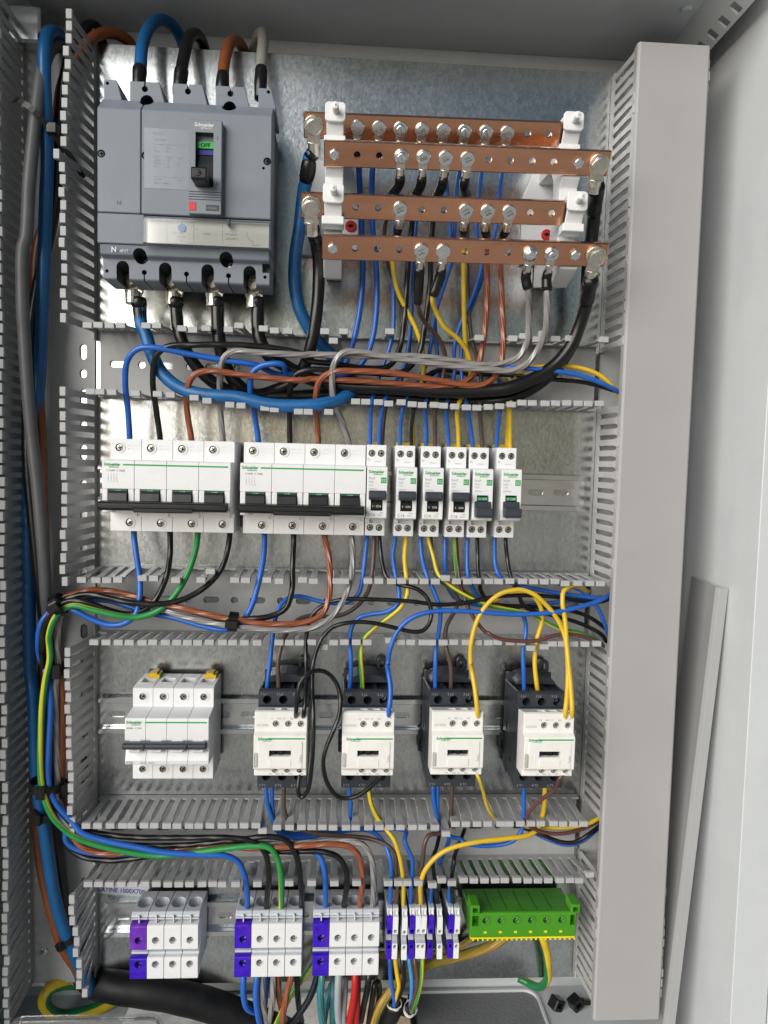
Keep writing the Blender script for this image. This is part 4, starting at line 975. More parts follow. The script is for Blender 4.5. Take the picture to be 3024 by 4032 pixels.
contactor(313.2, 'cream and anthracite contactor with one yellow wire on A1, third of four', 0.8)
contactor(394.0, 'cream and anthracite contactor with two yellow wires on A1, beside the right duct', -0.6)

# ================================================================== terminal blocks
def make_block(w_, small=False):
    m_ = {}
    z = lambda v: v
    if not small:
        b = NB(); prism_x(b, [(4, 21.5), (9, 22.6), (43, 25.2), (46, 23), (46, 19), (38, 17), (38, -10), (46, -12), (46, -29), (40, -31), (4, -33)], 0.1, w_ - 0.1); me = to_mesh('body', b, 'pale', bevel=0.4)
        c = NB()
        q = []
        for dd_, zz_, hw in ((25, 31, 7.2), (27, 20, 6.2), (29, 12, 4.4), (29, 2, 4.0)):
            q.append([c.verts.new(V(w_ / 2 + hw * math.cos(a * math.pi / 8), dd_ + hw * 1.5 * math.sin(a * math.pi / 8), zz_)) for a in range(16)])
        quadloop(c, q); m_['body'] = cut(me, c, 'pale')
        b = NB(); box(b, w_ / 2 - 0.6, w_ / 2 + 0.6, 46, 48.5, 17.4, 24.0); box(b, 0.5, w_ - 0.5, 46, 48, 20.8, 21.8); m_['rib'] = to_mesh('rib', b, 'pale', bevel=0.2)
        for nm, z0, z1, zs in (('up', -6.2, 17.2, 3.0), ('lo', -34.2, -13.6, -20.0)):
            b = NB(); prism_x(b, [(34, z1), (50.5, z1), (52, z1 - 1.2), (52, z0 + 0.8), (51.2, z0), (34, z0)], 0.15, w_ - 0.15); me = to_mesh('clamp_cap', b, 'white', bevel=0.3)
            c = NB(); cyl(c, (w_ / 2 + 0.2, 60, zs), (0, -1, 0), 3.4, 16, 20)
            for k in range(3): zt = (z1 - 2 - 1.7 * k) if nm == 'up' else (z0 + 2 + 1.7 * k); box(c, -1, w_ + 1, 51.75, 54, zt, zt + 0.35)
            m_[nm] = cut(me, c, 'white')
    else:
        b = NB(); prism_x(b, [(4, 24), (10, 26), (40, 29.5), (45, 29.5), (46, 27), (38, 12), (38, 2), (46, -2), (46, -16), (40, -18), (4, -24)], 0.1, w_ - 0.1); m_['body'] = to_mesh('body', b, 'pale', bevel=0.3)
        b = NB(); prism_x(b, [(44, 30), (50, 24.4), (50, 23.4), (43, 28)], 0.6, 1.4); prism_x(b, [(44, 30), (50, 24.4), (50, 23.4), (43, 28)], w_ - 1.4, w_ - 0.6); prism_x(b, [(43, 29), (49, 24), (48, 23.4), (42, 28)], 0.3, w_ - 0.3); m_['rib'] = to_mesh('rib', b, 'clip_white', bevel=0.15)
        for nm, z0, z1, zs in (('up', 7.8, 25.0, 11.2), ('lo', -16.6, -1.6, -4.0)):
            b = NB(); prism_x(b, [(34, z1), (50.5, z1), (52, z1 - 1.2), (52, z0 + 0.8), (51.2, z0), (34, z0)], 0.1, w_ - 0.1); me = to_mesh('clamp_cap', b, 'white', bevel=0.25)
            c = NB(); cyl(c, (w_ / 2, 60, zs), (0, -1, 0), 1.75, 14, 14)
            for k in range(2): zt = (z1 - 4 - 1.7 * k) if nm == 'up' else (z0 + 3 + 1.7 * k); box(c, -1, w_ + 1, 51.8, 54, zt, zt + 0.3)
            m_[nm] = cut(me, c, 'white')
    return m_
BM15, BM6 = make_block(15.4), make_block(5.3, True)
def wide_block(x, up, lo, label, dz=0):
    t = thing('terminal_block', label, 'terminal block', (x, 0, -818 + dz), 'wide screw terminal blocks')
    put('body', BM15['body'], t); put('rib', BM15['rib'], t)
    for k, col, zs in (('up', up, 3.0), ('lo', lo, -20.0)):
        me = BM15[k]
        if col:
            kk = ('w', k, col)
            if kk not in _P:
                c = me.copy()
                for i in range(len(c.materials)): c.materials[i] = M[col]
                _P[kk] = c
            me = _P[kk]
        o = put('clamp_cap', me, t)
        if col: o['label'] = 'clamp cap painted violet'
        screw(o, 7.9, 46.6, zs, 3.1, 'steel', 'terminal_screw')
    return t
for gi, (x0, where) in enumerate(((45.2, 'unused group below the C32 breaker'), (140.2, 'middle group'), (212.2, 'group beside the small terminals'))):
    for i in range(4):
        v = i == 0
        ord_ = ('first', 'second', 'third', 'fourth')[i]
        lab = ('wide terminal block with violet painted caps, first of the ' + where) if v else ('wide plain white terminal block, %s of the %s' % (ord_, where))
        wide_block(x0 + 15.6 * i, ('violet2' if gi == 0 else 'violet') if v else None, 'violet' if v else None, lab)
SM = [(280.6, 1, 1, 0), (288.0, 0, 0, 0), (296.3, 0, 0, -1.0), (302.8, 1, 1, 0), (308.6, 0, 0, 0), (314.6, 0, 0, 0), (322.4, 1, 1, 0), (330.4, 0, 0, -0.8), (338.2, 1, 1, 0), (346.0, 0, 0, -0.4)]
SN = ['leftmost, with violet caps and a blue wire', 'white, second from left, with a brown wire', 'white, third from left, with a green and yellow wire', 'violet capped, fourth from left', 'white, fifth from left, touching the violet fourth', 'white, sixth from left, with a yellow wire', 'violet capped, seventh from left', 'white, eighth from left, with a black wire', 'violet capped, ninth from left, second last', 'white, rightmost, standing a little apart']
for (x, vu, vl, dz), sn in zip(SM, SN):
    t = thing('terminal_block', 'small terminal block, ' + sn, 'terminal block', (x, 0, -820.5 + dz), 'small screw terminal blocks', rot=(0, R.uniform(-0.03, 0.03), R.uniform(-0.05, 0.02)))
    put('body', BM6['body'], t); put('rib', BM6['rib'], t)
    for k, v in (('up', vu), ('lo', vl)):
        me = BM6[k]
        if v:
            if ('s', k) not in _P:
                c = me.copy()
                for i in range(len(c.materials)): c.materials[i] = M['violet']
                _P[('s', k)] = c
            me = _P[('s', k)]
        o = put('clamp_cap', me, t)
        if v: o['label'] = 'clamp cap painted violet'
        b = NB(); cyl(b, (2.65, 44, 11.2 if k == 'up' else -4.0), (0, 1, 0), 1.7, 0.6, 12); part('terminal_screw', b, 'darkscrew', o)

# end stop of the lowest rail
es = thing('end_stop', 'dark metal end of the lowest rail beside the rightmost small terminal', 'end stop', (352, 0, -804))
b = NB(); prism_d(b, [(0, -4), (5, -4), (6, 3), (3, 5), (0, 4)], 1, 14); part('stop_body', b, 'darkscrew', es, 0.4)

# ================================================================== green earth terminal block
gb = thing('earth_terminal_block', 'bright green earth terminal block with yellow comb at the lower right', 'terminal block', (358.5, 0, -796))
gr = lambda z: z + 796
b = NB(); prism_x(b, [(6, gr(-796)), (40, gr(-792)), (54, gr(-790.2)), (55.5, gr(-791.5)), (55.5, gr(-813.5)), (52, gr(-815)), (6, gr(-815))], 0.5, 101); me = to_mesh('body', b, 'green', bevel=0.6)
c = NB()
for i in range(6):
    x = 14.6 + 14.4 * i
    cyl(c, (x, 70, gr(-797.5)), (0, -1, 0), 3.1, 24, 18); box(c, x - 1.7, x + 1.7, 52, 60, gr(-810.8), gr(-808))
    box(c, x - 3, x + 3, 26, 28, gr(-800), gr(-780))
    if i: prism_x(c, [(10, gr(-780)), (50, gr(-780)), (50, gr(-792.2)), (10, gr(-797))], x - 7.6, x - 6.6)
for x in (3.2, 97): box(c, x - 1.6 if x > 50 else x - 1, x + 5.4 if x < 50 else x + 3, 46, 60, gr(-803), gr(-793))
me = cut(me, c, 'green', True); gbo = put('body', me, gb)
for i in range(6):
    x = 14.6 + 14.4 * i
    b = NB(); ring(b, (x, 55.4, gr(-797.5)), (0, 1, 0), 3.1, 4.3, 0.8); part('terminal_collar', b, 'green', gbo)
    screw(gbo, x, 52, gr(-797.5), 3.0, 'steel', 'terminal_screw')
    b = NB(); box(b, x - 1.6, x + 1.6, 51, 54.9, gr(-810.7), gr(-808.1)); part('yellow_window', b, 'greenyellow', gbo)
for x in (0, 95):
    b = NB(); prism_d(b, [(x, gr(-790)), (x + 8.5, gr(-790)), (x + 8.5, gr(-781.5)), (x, gr(-781.5))], 40, 58); me = to_mesh('end_post', b, 'green', bevel=0.5); c = NB(); box(c, x + 1.8, x + 6.8, 50, 62, gr(-788.5), gr(-784)); put('end_post', cut(me, c, 'green'), gb)
b = NB(); box(b, 1, 100.6, 30, 54.6, gr(-816.3), gr(-814.8))
k = 3.0
while k < 100: box(b, k, k + 1.6, 50, 55.2, gr(-817.8), gr(-816.2)); k += 4.6
part('yellow_comb', b, 'greenyellow', gb, 0.2)
text('lettering', 'hager', gbo, 4.5, 55.6, gr(-806.5), 3.0, 'green')

# ================================================================== wires and cables: (name, label, group, material, radius, lug, path, taped sections), mm
WIRES = [
    ('cable', 'thick blue cable arching over the plate top from the large breaker', 'thick feeder cables', 'w_bluebig', 4.6, None, [(50.6,46,-57.3),(50.7,42,-40.1),(50.1,34,-17.7),(52.8,20,6.4),(58.5,4,21.6),(65.9,-14,26.2),(71,-26,19.9),(73.3,-28,3.5),(73.4,-28,-11.6)], [([(50.6,46,-64.9),(50.6,46,-54.3),(50.3,42,-39.4)],6)]),
    ('cable', 'thick black cable arching over the plate top from the large breaker', 'thick feeder cables', 'w_blackbig', 4.6, None, [(85.1,46,-57),(85.4,44,-43.8),(86,34,-23.3),(86.8,18,0),(89.2,4,11),(91.7,-12,15.1),(92.9,-24,10.9),(93.1,-28,-0.5),(93.2,-28,-14)], [([(84.4,46,-64.6),(84.8,46,-55.5),(85.7,42,-38.2)],6)]),
    ('cable', 'thick brown cable arching over the plate top from the large breaker', 'thick feeder cables', 'w_brownbig', 4.4, None, [(121.2,46,-58.1),(120.9,44,-44.9),(121.1,34,-24.5),(122.8,18,-2.6),(126.1,4,7.2),(128.9,-12,11.4),(130.4,-24,9.6),(130.9,-28,-1.8),(131.1,-28,-15.3)], [([(121.3,46,-64.2),(120.9,46,-55.1),(121.1,43,-41.4)],5.6)]),
    ('cable', 'thick grey cable rising from the rightmost pole of the large breaker', 'thick feeder cables', 'w_greybig', 4.4, None, [(153.8,46,-56.4),(153.4,42,-39.1),(152.8,32,-18.6),(151.8,16,3.3),(148.8,2,16.4),(143.5,-12,19.7),(139.2,-24,16),(137.8,-28,5.4),(138,-28,-8.2)], [([(153.1,46,-63.3),(153.4,46,-51.8),(153.4,41,-34)],5.4)]),
    ('cable', 'thick blue cable running down the whole left duct', 'thick feeder cables', 'w_bluebig', 5, None, [(-22.4,-16,-8),(-28.3,2,0.7),(-31.2,20,-2.7),(-31.7,34,-18.5),(-31.5,38,-47.1),(-30.2,38,-85.2),(-29.9,36,-115.1),(-32.6,33,-152.9),(-34.8,32,-196.8),(-39.2,28,-270.2),(-44.3,24,-318.7),(-52.8,22,-374.4),(-54.1,22,-441.4),(-53.3,24,-508.8),(-51.9,26,-573.7),(-49,28,-589.1),(-46.6,30,-640.2),(-43.6,32,-682.8),(-38.1,34,-708),(-33.8,34,-743.2),(-30.1,32,-776.6),(-25.1,30,-804.7),(-17.5,28,-829.5),(-9.7,24,-856),(-4,18,-875.2),(-3,8,-895.7)], []),
    ('cable', 'slate grey cable running down the left duct in front of the blue one', 'thick feeder cables', 'w_slate', 4.8, None, [(-20.7,-16,-12.9),(-26.8,4,-7.5),(-32,18,-15.3),(-33.5,36,-43.2),(-34.7,44,-72.9),(-36.8,48,-105),(-39.9,50,-143.8),(-43,50,-189.7),(-45.4,50,-196.6),(-46.2,50,-242.9),(-45.7,48,-273.7),(-43.8,46,-320.6),(-42.1,44,-351.8),(-37.7,44,-395.2),(-34.5,44,-432.4),(-32.6,42,-468.7),(-33.2,36,-499.5),(-36.3,24,-525.7),(-42.5,14,-575.9),(-42.9,14,-646.4),(-41.7,14,-718),(-35.2,14,-787.3),(-22.4,12,-849.5),(-13.5,8,-880.4)], []),
    ('cable', 'thick black cable hidden deep in the left duct', 'thick feeder cables', 'w_blackbig', 4.6, None, [(-0.3,-20,6.8),(0.2,-8,15),(-3.4,6,11.8),(-10.4,14,-1),(-19.5,20,-37.4),(-25.3,22,-85.6),(-28.8,22,-149),(-47.9,26,-254),(-49.4,34,-358.1),(-48.1,34,-395.7),(-43.9,34,-443.4),(-40.5,32,-486.9),(-39.9,26,-515),(-38.3,12,-594),(-37.2,12,-701),(-30,14,-772.4),(-22.4,12,-838.4),(-14.5,10,-869.6)], []),
    ('cable', 'thick brown cable bending from the plate top into the left duct', 'thick feeder cables', 'w_brownbig', 4.4, None, [(28.1,-24,3.9),(25.2,-16,11),(17.3,-6,12),(7.2,4,6.8),(-0.7,12,-3.2),(-11.3,16,-19.3),(-22.6,18,-44.4),(-27.7,20,-84.9),(-31.2,20,-148.5),(-44.2,22,-188.7),(-45.6,22,-269.5),(-43.6,22,-335),(-42.6,22,-357.6),(-41.4,22,-424.3),(-40.5,20,-492.3),(-44.2,16,-575.3),(-48.2,16,-663.4),(-48.7,20,-727.8),(-42.3,22,-773.4),(-31.6,24,-815.7),(-24.1,24,-839.4),(-14.5,20,-860.6),(-6.2,14,-879.9)], []),
    ('cable', 'worn thick blue cable looping from the large breaker to the top busbar', 'thick feeder cables', 'w_blueworn', 5, (1, 201), [(51,44,-238),(52.3,44,-257),(56.8,45,-266.5),(61.9,46,-282.4),(71.4,46,-299.6),(87.8,48,-312.1),(110.1,52,-317.3),(139,54,-319),(161.9,55,-324),(184.3,55,-325),(208.3,54,-323.1),(224.4,48,-318.4),(235.7,40,-310.9),(239.9,30,-303.2),(235.6,22,-293.3),(223.4,18,-279.7),(210.5,20,-267.9),(197.9,26,-252.7),(188.6,30,-234.9),(184.6,32,-214.3),(185,36,-191.2),(188.5,40,-168.2),(190,42,-153.9),(192.7,48,-135.5),(196.1,56,-125.9),(196.9,62,-116)], [([(193.9,52,-131.4),(196,58,-125.1),(197.1,62,-116.7)],6.4),([(50.7,45,-234.5),(50.7,45,-237.5),(50.5,44,-242.8)],6.4),([(50.5,44,-238.8),(51,44,-245.1),(52.3,44,-260.1)],5.6)]),
    ('cable', 'thick black cable from the second pole of the large breaker to the third busbar', 'thick feeder cables', 'w_blackbig', 4.8, (3, 201), [(82.2,44,-236.9),(83.5,44,-255.9),(87.5,44,-270),(94.4,42,-284.7),(107.4,38,-299.9),(124.8,34,-310.4),(152.4,32,-314.3),(167.3,28,-309.4),(183.9,30,-301.6),(194.8,36,-287.1),(200.5,42,-270.7),(204.7,46,-245.5),(206.5,48,-217.2),(205.9,52,-196.2),(203.6,62,-183.5),(203.1,68,-184.7),(202.1,76,-182.5)], [([(82.3,45,-233.3),(82.3,45,-236.3),(82.1,44,-241.6)],6.6),([(82.1,44,-238.5),(82.6,44,-244.8),(84,44,-260.6)],5.4),([(205.1,56,-189.5),(203.7,63,-183.8),(202.3,72,-179.7),(201.9,80,-179.2)],5.8)]),
    ('cable', 'thick black cable from the third pole of the large breaker to the second busbar', 'thick feeder cables', 'w_blackbig', 5.2, (2, 436.5), [(118,44,-235.6),(118.5,44,-254.6),(120.6,43,-273.6),(124.6,40,-289.1),(135.6,36,-306.2),(149.3,30,-314.2),(182.3,28,-314.7),(224.1,28,-311.8),(274.6,30,-313),(316.8,32,-315.2),(359,34,-314.2),(381,38,-311.7),(404.5,38,-300.1),(421.5,38,-285.5),(435.1,38,-266.3),(444.5,38,-242.7),(449.2,38,-220.9),(448.6,42,-195.8),(449.5,46,-164.7),(447.3,58,-144.1),(442.9,76,-134.7)], [([(118.1,45,-232),(118.2,45,-235),(118.1,44,-240.3)],6.2),([(118,44,-237.1),(118.4,44,-243.5),(119.1,44,-261)],5.4),([(446.8,56,-150.2),(444.3,68,-141),(440.5,84,-135.1)],6.2)]),
    ('cable', 'thick black cable from the rightmost pole of the large breaker to the lowest busbar', 'thick feeder cables', 'w_blackbig', 5.2, (4, 436), [(153.2,44,-235.8),(153.5,44,-256.6),(156.4,44,-269.3),(164.6,43,-281.7),(174.7,42,-286.9),(199.3,40,-298.9),(229,42,-304.7),(273.3,46,-305.9),(322.8,48,-307.8),(360.6,50,-305.6),(375.9,52,-303.8),(397.5,52,-295.5),(415.8,52,-284.3),(430.2,54,-267.3),(437.4,58,-248.1),(440.2,66,-230.1),(438.4,78,-219.6)], [([(153.3,45,-230.6),(153.3,45,-233.7),(153.3,44,-239)],6.2),([(153.3,44,-237.4),(153.5,44,-243.8),(154.1,44,-261.4)],5.4),([(440.2,66,-230.1),(437.7,80,-219.4),(435.4,92,-214.4)],6.4)]),
    ('wire', 'blue wire on the first pole of the left breaker, rising to the top busbar', 'wires on the big four pole breakers', 'w_blue', 2.3, (1, 0), [(39.3,32,-366.1),(39.8,34,-357.1),(39.5,38,-333.6),(40.4,50,-307.3),(44.7,58,-290.1),(54.3,62,-281),(68.4,63,-279.6),(92.5,60,-283),(123.3,57,-287.2),(154.5,53,-290.6),(169.8,40,-295.8),(207.2,34,-296.4),(227,32,-289.7),(236.6,30,-269.3),(243.3,32,-236.6),(245.4,34,-204.3),(244.1,36,-177.5),(242.4,40,-150.9),(240.5,48,-130.2),(239.2,58,-118.5)], []),
    ('wire', 'black wire on the second pole of the left breaker, rising to the second busbar', 'wires on the big four pole breakers', 'w_black', 2.3, (2, 3), [(66.3,32,-365.4),(66.7,34,-356.4),(64.4,38,-332.9),(64,50,-306.6),(68.5,58,-287),(78.2,62,-278.7),(100.9,63,-276.3),(139.5,61,-274.7),(170.6,58,-276),(195.9,56,-280.9),(196.3,53,-284),(223.7,50,-286.9),(250,44,-288.8),(270.6,42,-286),(279.5,40,-271),(283.6,38,-244.4),(284.9,40,-212.3),(285.9,44,-184.4),(287.3,46,-165.2),(288.1,54,-153.5),(288.6,66,-143.6)], []),
    ('wire', 'brown wire on the third pole of the left breaker, rising to the third busbar', 'wires on the big four pole breakers', 'w_brown', 2.4, (3, 6), [(94.1,32,-365.5),(94.4,34,-356.5),(91.6,42,-327.5),(94.2,52,-312.2),(100.8,58,-301.6),(111.4,60,-297.6),(139.5,59,-299.4),(171,58,-302.2),(196.3,57,-302.5),(199.9,55,-301.3),(248.3,53,-301.2),(281,52,-302.7),(313.8,52,-303.6),(332,51,-301.3),(346.2,49,-292.1),(352.2,47,-276.1),(355.9,44,-251.1),(357.5,42,-218.1),(355.4,46,-191.7),(353.3,54,-174.9)], []),
    ('wire', 'grey wire on the fourth pole of the left breaker, curving to the lowest busbar', 'wires on the big four pole breakers', 'w_grey', 2.5, (4, 8), [(122,32,-364.8),(122.3,34,-355.7),(120.7,38,-331.3),(122,50,-303.2),(125.8,58,-286.7),(134.8,61,-280.2),(155.2,61,-280.6),(196,59,-281),(199.7,58,-280.4),(247.7,57,-280),(296.3,56,-278.6),(329.1,55,-281.5),(354.1,54,-284),(375.6,53,-280.7),(386.8,54,-274.3),(391.8,58,-260.3),(389.1,70,-238.8),(384.1,84,-223.4)], []),
    ('wire', 'blue wire on the first pole of the second breaker, rising to the top busbar', 'wires on the big four pole breakers', 'w_blue', 2.3, (1, 1), [(154.1,32,-365.6),(154.2,34,-356.5),(151.1,38,-333.7),(148.3,50,-308.8),(150.6,55,-297.3),(159.7,57,-290.9),(177.1,57,-289.6),(180.1,48,-295.6),(212.3,38,-297.8),(235.4,32,-292.8),(248.5,32,-279.9),(255.6,32,-260.7),(258.7,32,-231.1),(257.3,34,-195.8),(254.1,38,-174.4),(252.1,42,-151.2),(251.2,50,-130.4),(252,60,-115.6)], []),
    ('wire', 'black wire on the second pole of the second breaker, rising to the second busbar', 'wires on the big four pole breakers', 'w_black', 2.3, (2, 4), [(182.8,32,-365.7),(182.6,34,-355.8),(182.1,38,-329.5),(183.7,50,-307.7),(188.7,56,-297.8),(199.9,57,-293.3),(220.7,55,-293),(251.6,48,-293.3),(281.4,44,-291.9),(296.1,42,-277.3),(302.1,40,-247.4),(305.5,42,-212),(304.9,46,-185.8),(305.7,50,-159.3),(305.9,64,-145.2)], []),
    ('wire', 'brown wire on the third pole of the second breaker, rising to the third busbar', 'wires on the big four pole breakers', 'w_brown', 2.4, (3, 7), [(208.8,32,-365.1),(208.4,34,-355.9),(206.3,38,-330.5),(206.1,50,-314.3),(209.6,56,-301.9),(220.7,59,-294.8),(241.5,60,-293.6),(272.1,59,-294.1),(296.7,57,-296.9),(321.5,55,-300.1),(343.1,54,-302.6),(358.3,52,-299.6),(368.3,50,-289),(372.7,46,-267.1),(371.3,44,-234.3),(367.3,48,-193.4),(365.4,56,-175)], []),
    ('wire', 'grey wire on the fourth pole of the second breaker, curving to the lowest busbar', 'wires on the big four pole breakers', 'w_grey', 2.5, (4, 9), [(236.6,32,-365.2),(236.1,34,-356.9),(230,38,-338.1),(222.3,48,-320.9),(220.1,56,-303.2),(221.7,61,-287.9),(228.7,63,-278.9),(241.1,63,-277.3),(263.5,62,-280.3),(295.9,61,-283.7),(328.5,60,-286.7),(361.4,59,-288.7),(378.1,58,-288.7),(391.1,58,-282.8),(401,62,-268.6),(403.3,74,-254.7),(399.8,86,-224.8)], []),
    ('wire', 'blue wire into the first slim breaker, left terminal', 'wires to the slim breakers', 'w_blue', 1.7, (1, 2), [(255.9,30,-364.7),(255.6,32,-355.5),(255.4,36,-337.3),(255.5,40,-321),(260,30,-303.4),(266.4,28,-283),(271.9,28,-266.2),(274.5,28,-249.5),(274,28,-218.2),(272.2,32,-191.4),(273.5,36,-156.3),(273.8,44,-127.2),(273.9,56,-108.4)], []),
    ('wire', 'blue wire into the first slim breaker, right terminal', 'wires to the slim breakers', 'w_blue', 1.7, (1, 3), [(264,30,-364.5),(263.7,32,-355.6),(264.4,36,-337),(266.6,40,-319.8),(276.3,26,-300.8),(286.5,20,-281.3),(290.8,20,-250.9),(291.5,24,-216.6),(291.2,30,-190.1),(292,34,-161.3),(293.5,42,-125.5),(293.1,56,-107.5)], []),
    ('wire', 'blue wire into the second slim breaker from the top busbar', 'wires to the slim breakers', 'w_blue', 1.7, (1, 4), [(283.6,30,-364),(283.2,32,-356.5),(282.8,36,-339.8),(284.3,42,-321.9),(293.2,28,-305.5),(305.2,22,-284.3),(309.6,24,-266),(311.7,26,-244.5),(315.5,28,-224.9),(321.1,32,-205.8),(324.2,36,-190.4),(320.6,40,-147.5),(315.3,48,-118.9)], []),
    ('wire', 'blue wire into the third slim breaker from the top busbar', 'wires to the slim breakers', 'w_blue', 1.7, (1, 5), [(307.4,30,-364.2),(307.1,32,-356.7),(306.5,36,-339.2),(304,42,-323),(310.4,26,-304.8),(317.8,18,-286.8),(315.6,18,-259.8),(313.5,20,-236.7),(316.5,24,-212.4),(325.2,30,-192),(327.2,34,-159.8),(327.5,42,-124),(329.8,56,-105.7)], []),
    ('wire', 'blue wire into the fourth slim breaker from the top busbar', 'wires to the slim breakers', 'w_blue', 1.7, (1, 6), [(328.8,30,-364.6),(328.3,32,-357),(326.2,36,-340.3),(323.4,42,-323.3),(329,28,-304.5),(333.1,22,-286.8),(331.8,24,-266.9),(334.4,26,-250.4),(343.5,28,-227.1),(351.3,32,-203),(353.1,34,-190.3),(346.6,36,-159.6),(347.6,44,-123.8),(347.5,56,-104.8)], []),
    ('wire', 'blue wire into the fifth slim breaker from the top busbar', 'wires to the slim breakers', 'w_blue', 1.7, (1, 7), [(351.5,30,-364),(350.7,32,-356.4),(347.5,36,-339.7),(343.1,42,-322.7),(340.2,26,-298.9),(339.2,20,-272.8),(340.1,20,-249.2),(347.2,22,-227.4),(356.6,26,-198),(364.7,36,-158.8),(365.2,46,-123.7),(365.7,58,-106.3)], []),
    ('wire', 'blue wire into the rightmost slim breaker', 'wires to the slim breakers', 'w_blue', 1.7, None, [(373.6,30,-364.3),(373,32,-356.7),(372.5,36,-340.7),(372.9,42,-321.9),(378,24,-306),(376.5,12,-291.2),(368.2,8,-280.6),(354,8,-277.6)], []),
    ('wire', 'thin dark brown wire behind the blue pair of the first slim breaker', 'wires to the slim breakers', 'w_dbrown', 1.6, (2, 2), [(267.3,26,-364.4),(267.4,26,-355),(268,26,-336.4),(270.9,24,-317.6),(282.3,14,-299.4),(290.4,12,-273.3),(290.4,12,-239.3),(278.3,14,-211.5),(268.9,18,-191.2),(264.4,30,-161.3),(267.1,44,-151.2),(268.8,62,-143.1)], []),
    ('wire', 'black wire into the second slim breaker, right terminal', 'wires to the slim breakers', 'w_black', 1.6, None, [(294.3,30,-363.7),(293.7,32,-356.2),(292.9,36,-339.6),(294.3,42,-323.3),(298.6,26,-308.6),(307.9,16,-293.7),(318.6,12,-286.1),(329.3,10,-283.8)], []),
    ('wire', 'yellow wire dropping from the third busbar past the black wires into the upper duct', 'wires to the slim breakers', 'w_gy', 1.9, (3, 2), [(295.9,24,-363.6),(295.7,26,-350.9),(295.1,28,-325.7),(301.2,24,-301.6),(303.9,26,-284.9),(301,32,-267.5),(295.1,36,-251.8),(285.3,38,-234.6),(276.3,42,-218),(271.7,46,-198.3),(271.1,52,-184.1),(273.1,60,-177.8)], []),
    ('wire', 'dark brown wire from the lowest busbar into the third slim breaker', 'wires to the slim breakers', 'w_dbrown', 1.9, (4, 3), [(316.2,30,-364.9),(315.5,32,-356.5),(314.3,36,-339),(313.4,42,-322.7),(318.5,30,-305),(322.2,30,-288.1),(322,34,-273.7),(314.7,42,-260.3),(300.3,56,-248.8),(291.4,76,-237.4)], []),
    ('wire', 'yellow wire from the lowest busbar into the fourth slim breaker', 'wires to the slim breakers', 'w_yellow', 1.9, (4, 4), [(338.4,30,-364.3),(337.7,32,-355.9),(336,36,-340.1),(333.5,42,-323),(341.6,34,-304.6),(345.8,38,-288.3),(341.1,46,-273.1),(330.3,54,-261.7),(317.7,60,-253.6),(308.3,68,-241.3),(303.6,80,-231.6)], []),
    ('wire', 'green and yellow wire from the third busbar into the upper duct', 'wires to the slim breakers', 'w_gy', 1.9, (3, 5), [(350.2,14,-292.2),(345.7,20,-276),(341.1,28,-257.2),(338.3,34,-233.5),(336,40,-202.3),(334,48,-183.5),(332.5,58,-173.8)], []),
    ('wire', 'dark brown wire into the fifth slim breaker', 'wires to the slim breakers', 'w_dbrown', 1.8, (2, 5), [(360.4,30,-363.8),(359.6,32,-356.2),(357.1,36,-341.2),(354.2,42,-322.4),(358.7,24,-299.8),(355.8,22,-279.3),(347.8,24,-256.3),(343.4,26,-223.4),(340.7,28,-190.9),(339.5,30,-166.2),(337.1,44,-140.1),(333.2,62,-140.2)], []),
    ('wire', 'yellow wire on the right terminal of the rightmost slim breaker', 'wires to the slim breakers', 'w_yellow', 1.8, None, [(386.7,30,-364),(385.7,32,-355.5),(384.2,36,-338.7),(381.7,44,-320.9),(385.1,34,-303.3),(391.6,24,-288.6),(404.6,18,-280.7),(404.3,30,-281.1),(419.1,40,-280.7),(441.2,46,-282.1),(461.5,48,-288.8),(475.5,46,-299.5),(486.7,40,-310.3),(497.4,30,-322)], []),
    ('wire', 'second yellow wire behind the first on the rightmost slim breaker', 'wires to the slim breakers', 'w_yellow', 1.8, None, [(384.9,24,-364),(384.2,26,-355.4),(383,30,-338.5),(381.4,38,-320.5),(385.6,20,-300.3),(379.9,12,-287.6),(367.9,10,-282.6)], []),
    ('wire', 'bright blue wire crossing the upper duct into the right duct', 'wires to the slim breakers', 'w_blue', 1.9, None, [(341.7,30,-284.2),(365.6,38,-283.1),(372.6,50,-284.8),(407.5,54,-286.3),(439,54,-289.9),(462,52,-296.3),(480.5,46,-303.2),(495.2,34,-311.2)], []),
    ('wire', 'black wire crossing the upper duct into the right duct', 'wires to the slim breakers', 'w_black', 1.8, None, [(300.2,24,-296.5),(317.5,20,-285.7),(343.8,18,-287.7),(391,26,-289),(405.3,34,-292.1),(428.2,38,-293.1),(451.8,40,-295.1),(481.9,38,-302.1),(496.6,30,-306)], []),
    ('wire', 'blue wire from the left breaker down the left duct to the first middle terminal', 'wires on the big four pole breakers', 'w_blue', 2.3, None, [(43,32,-438.6),(43.9,34,-445),(47.5,40,-461),(53.1,50,-479.3),(54.5,54,-495),(51.3,56,-511.4),(42.6,58,-519.2),(29.9,58,-521),(14.2,58,-516),(-1.6,58,-508),(-14.1,56,-505.3),(-25.1,60,-514.1),(-30.8,58,-526.3),(-33.4,54,-541.2),(-35.2,48,-549.4),(-30.1,50,-562.1),(-23.9,54,-575.8),(-22.3,56,-596.6),(-24,56,-629.9),(-24.9,56,-660.1),(-21.3,58,-674.3),(-13.4,58,-687.8),(-3.9,58,-698),(4.8,60,-707.8),(24,60,-715.2),(54.7,60,-722.2),(79,60,-727.2),(111.3,58,-730.5),(132.4,56,-732.7),(142.9,54,-739.4),(149.2,52,-754.2),(150.9,46,-775.4),(150.1,38,-792.8),(148.7,28,-808.2)], []),
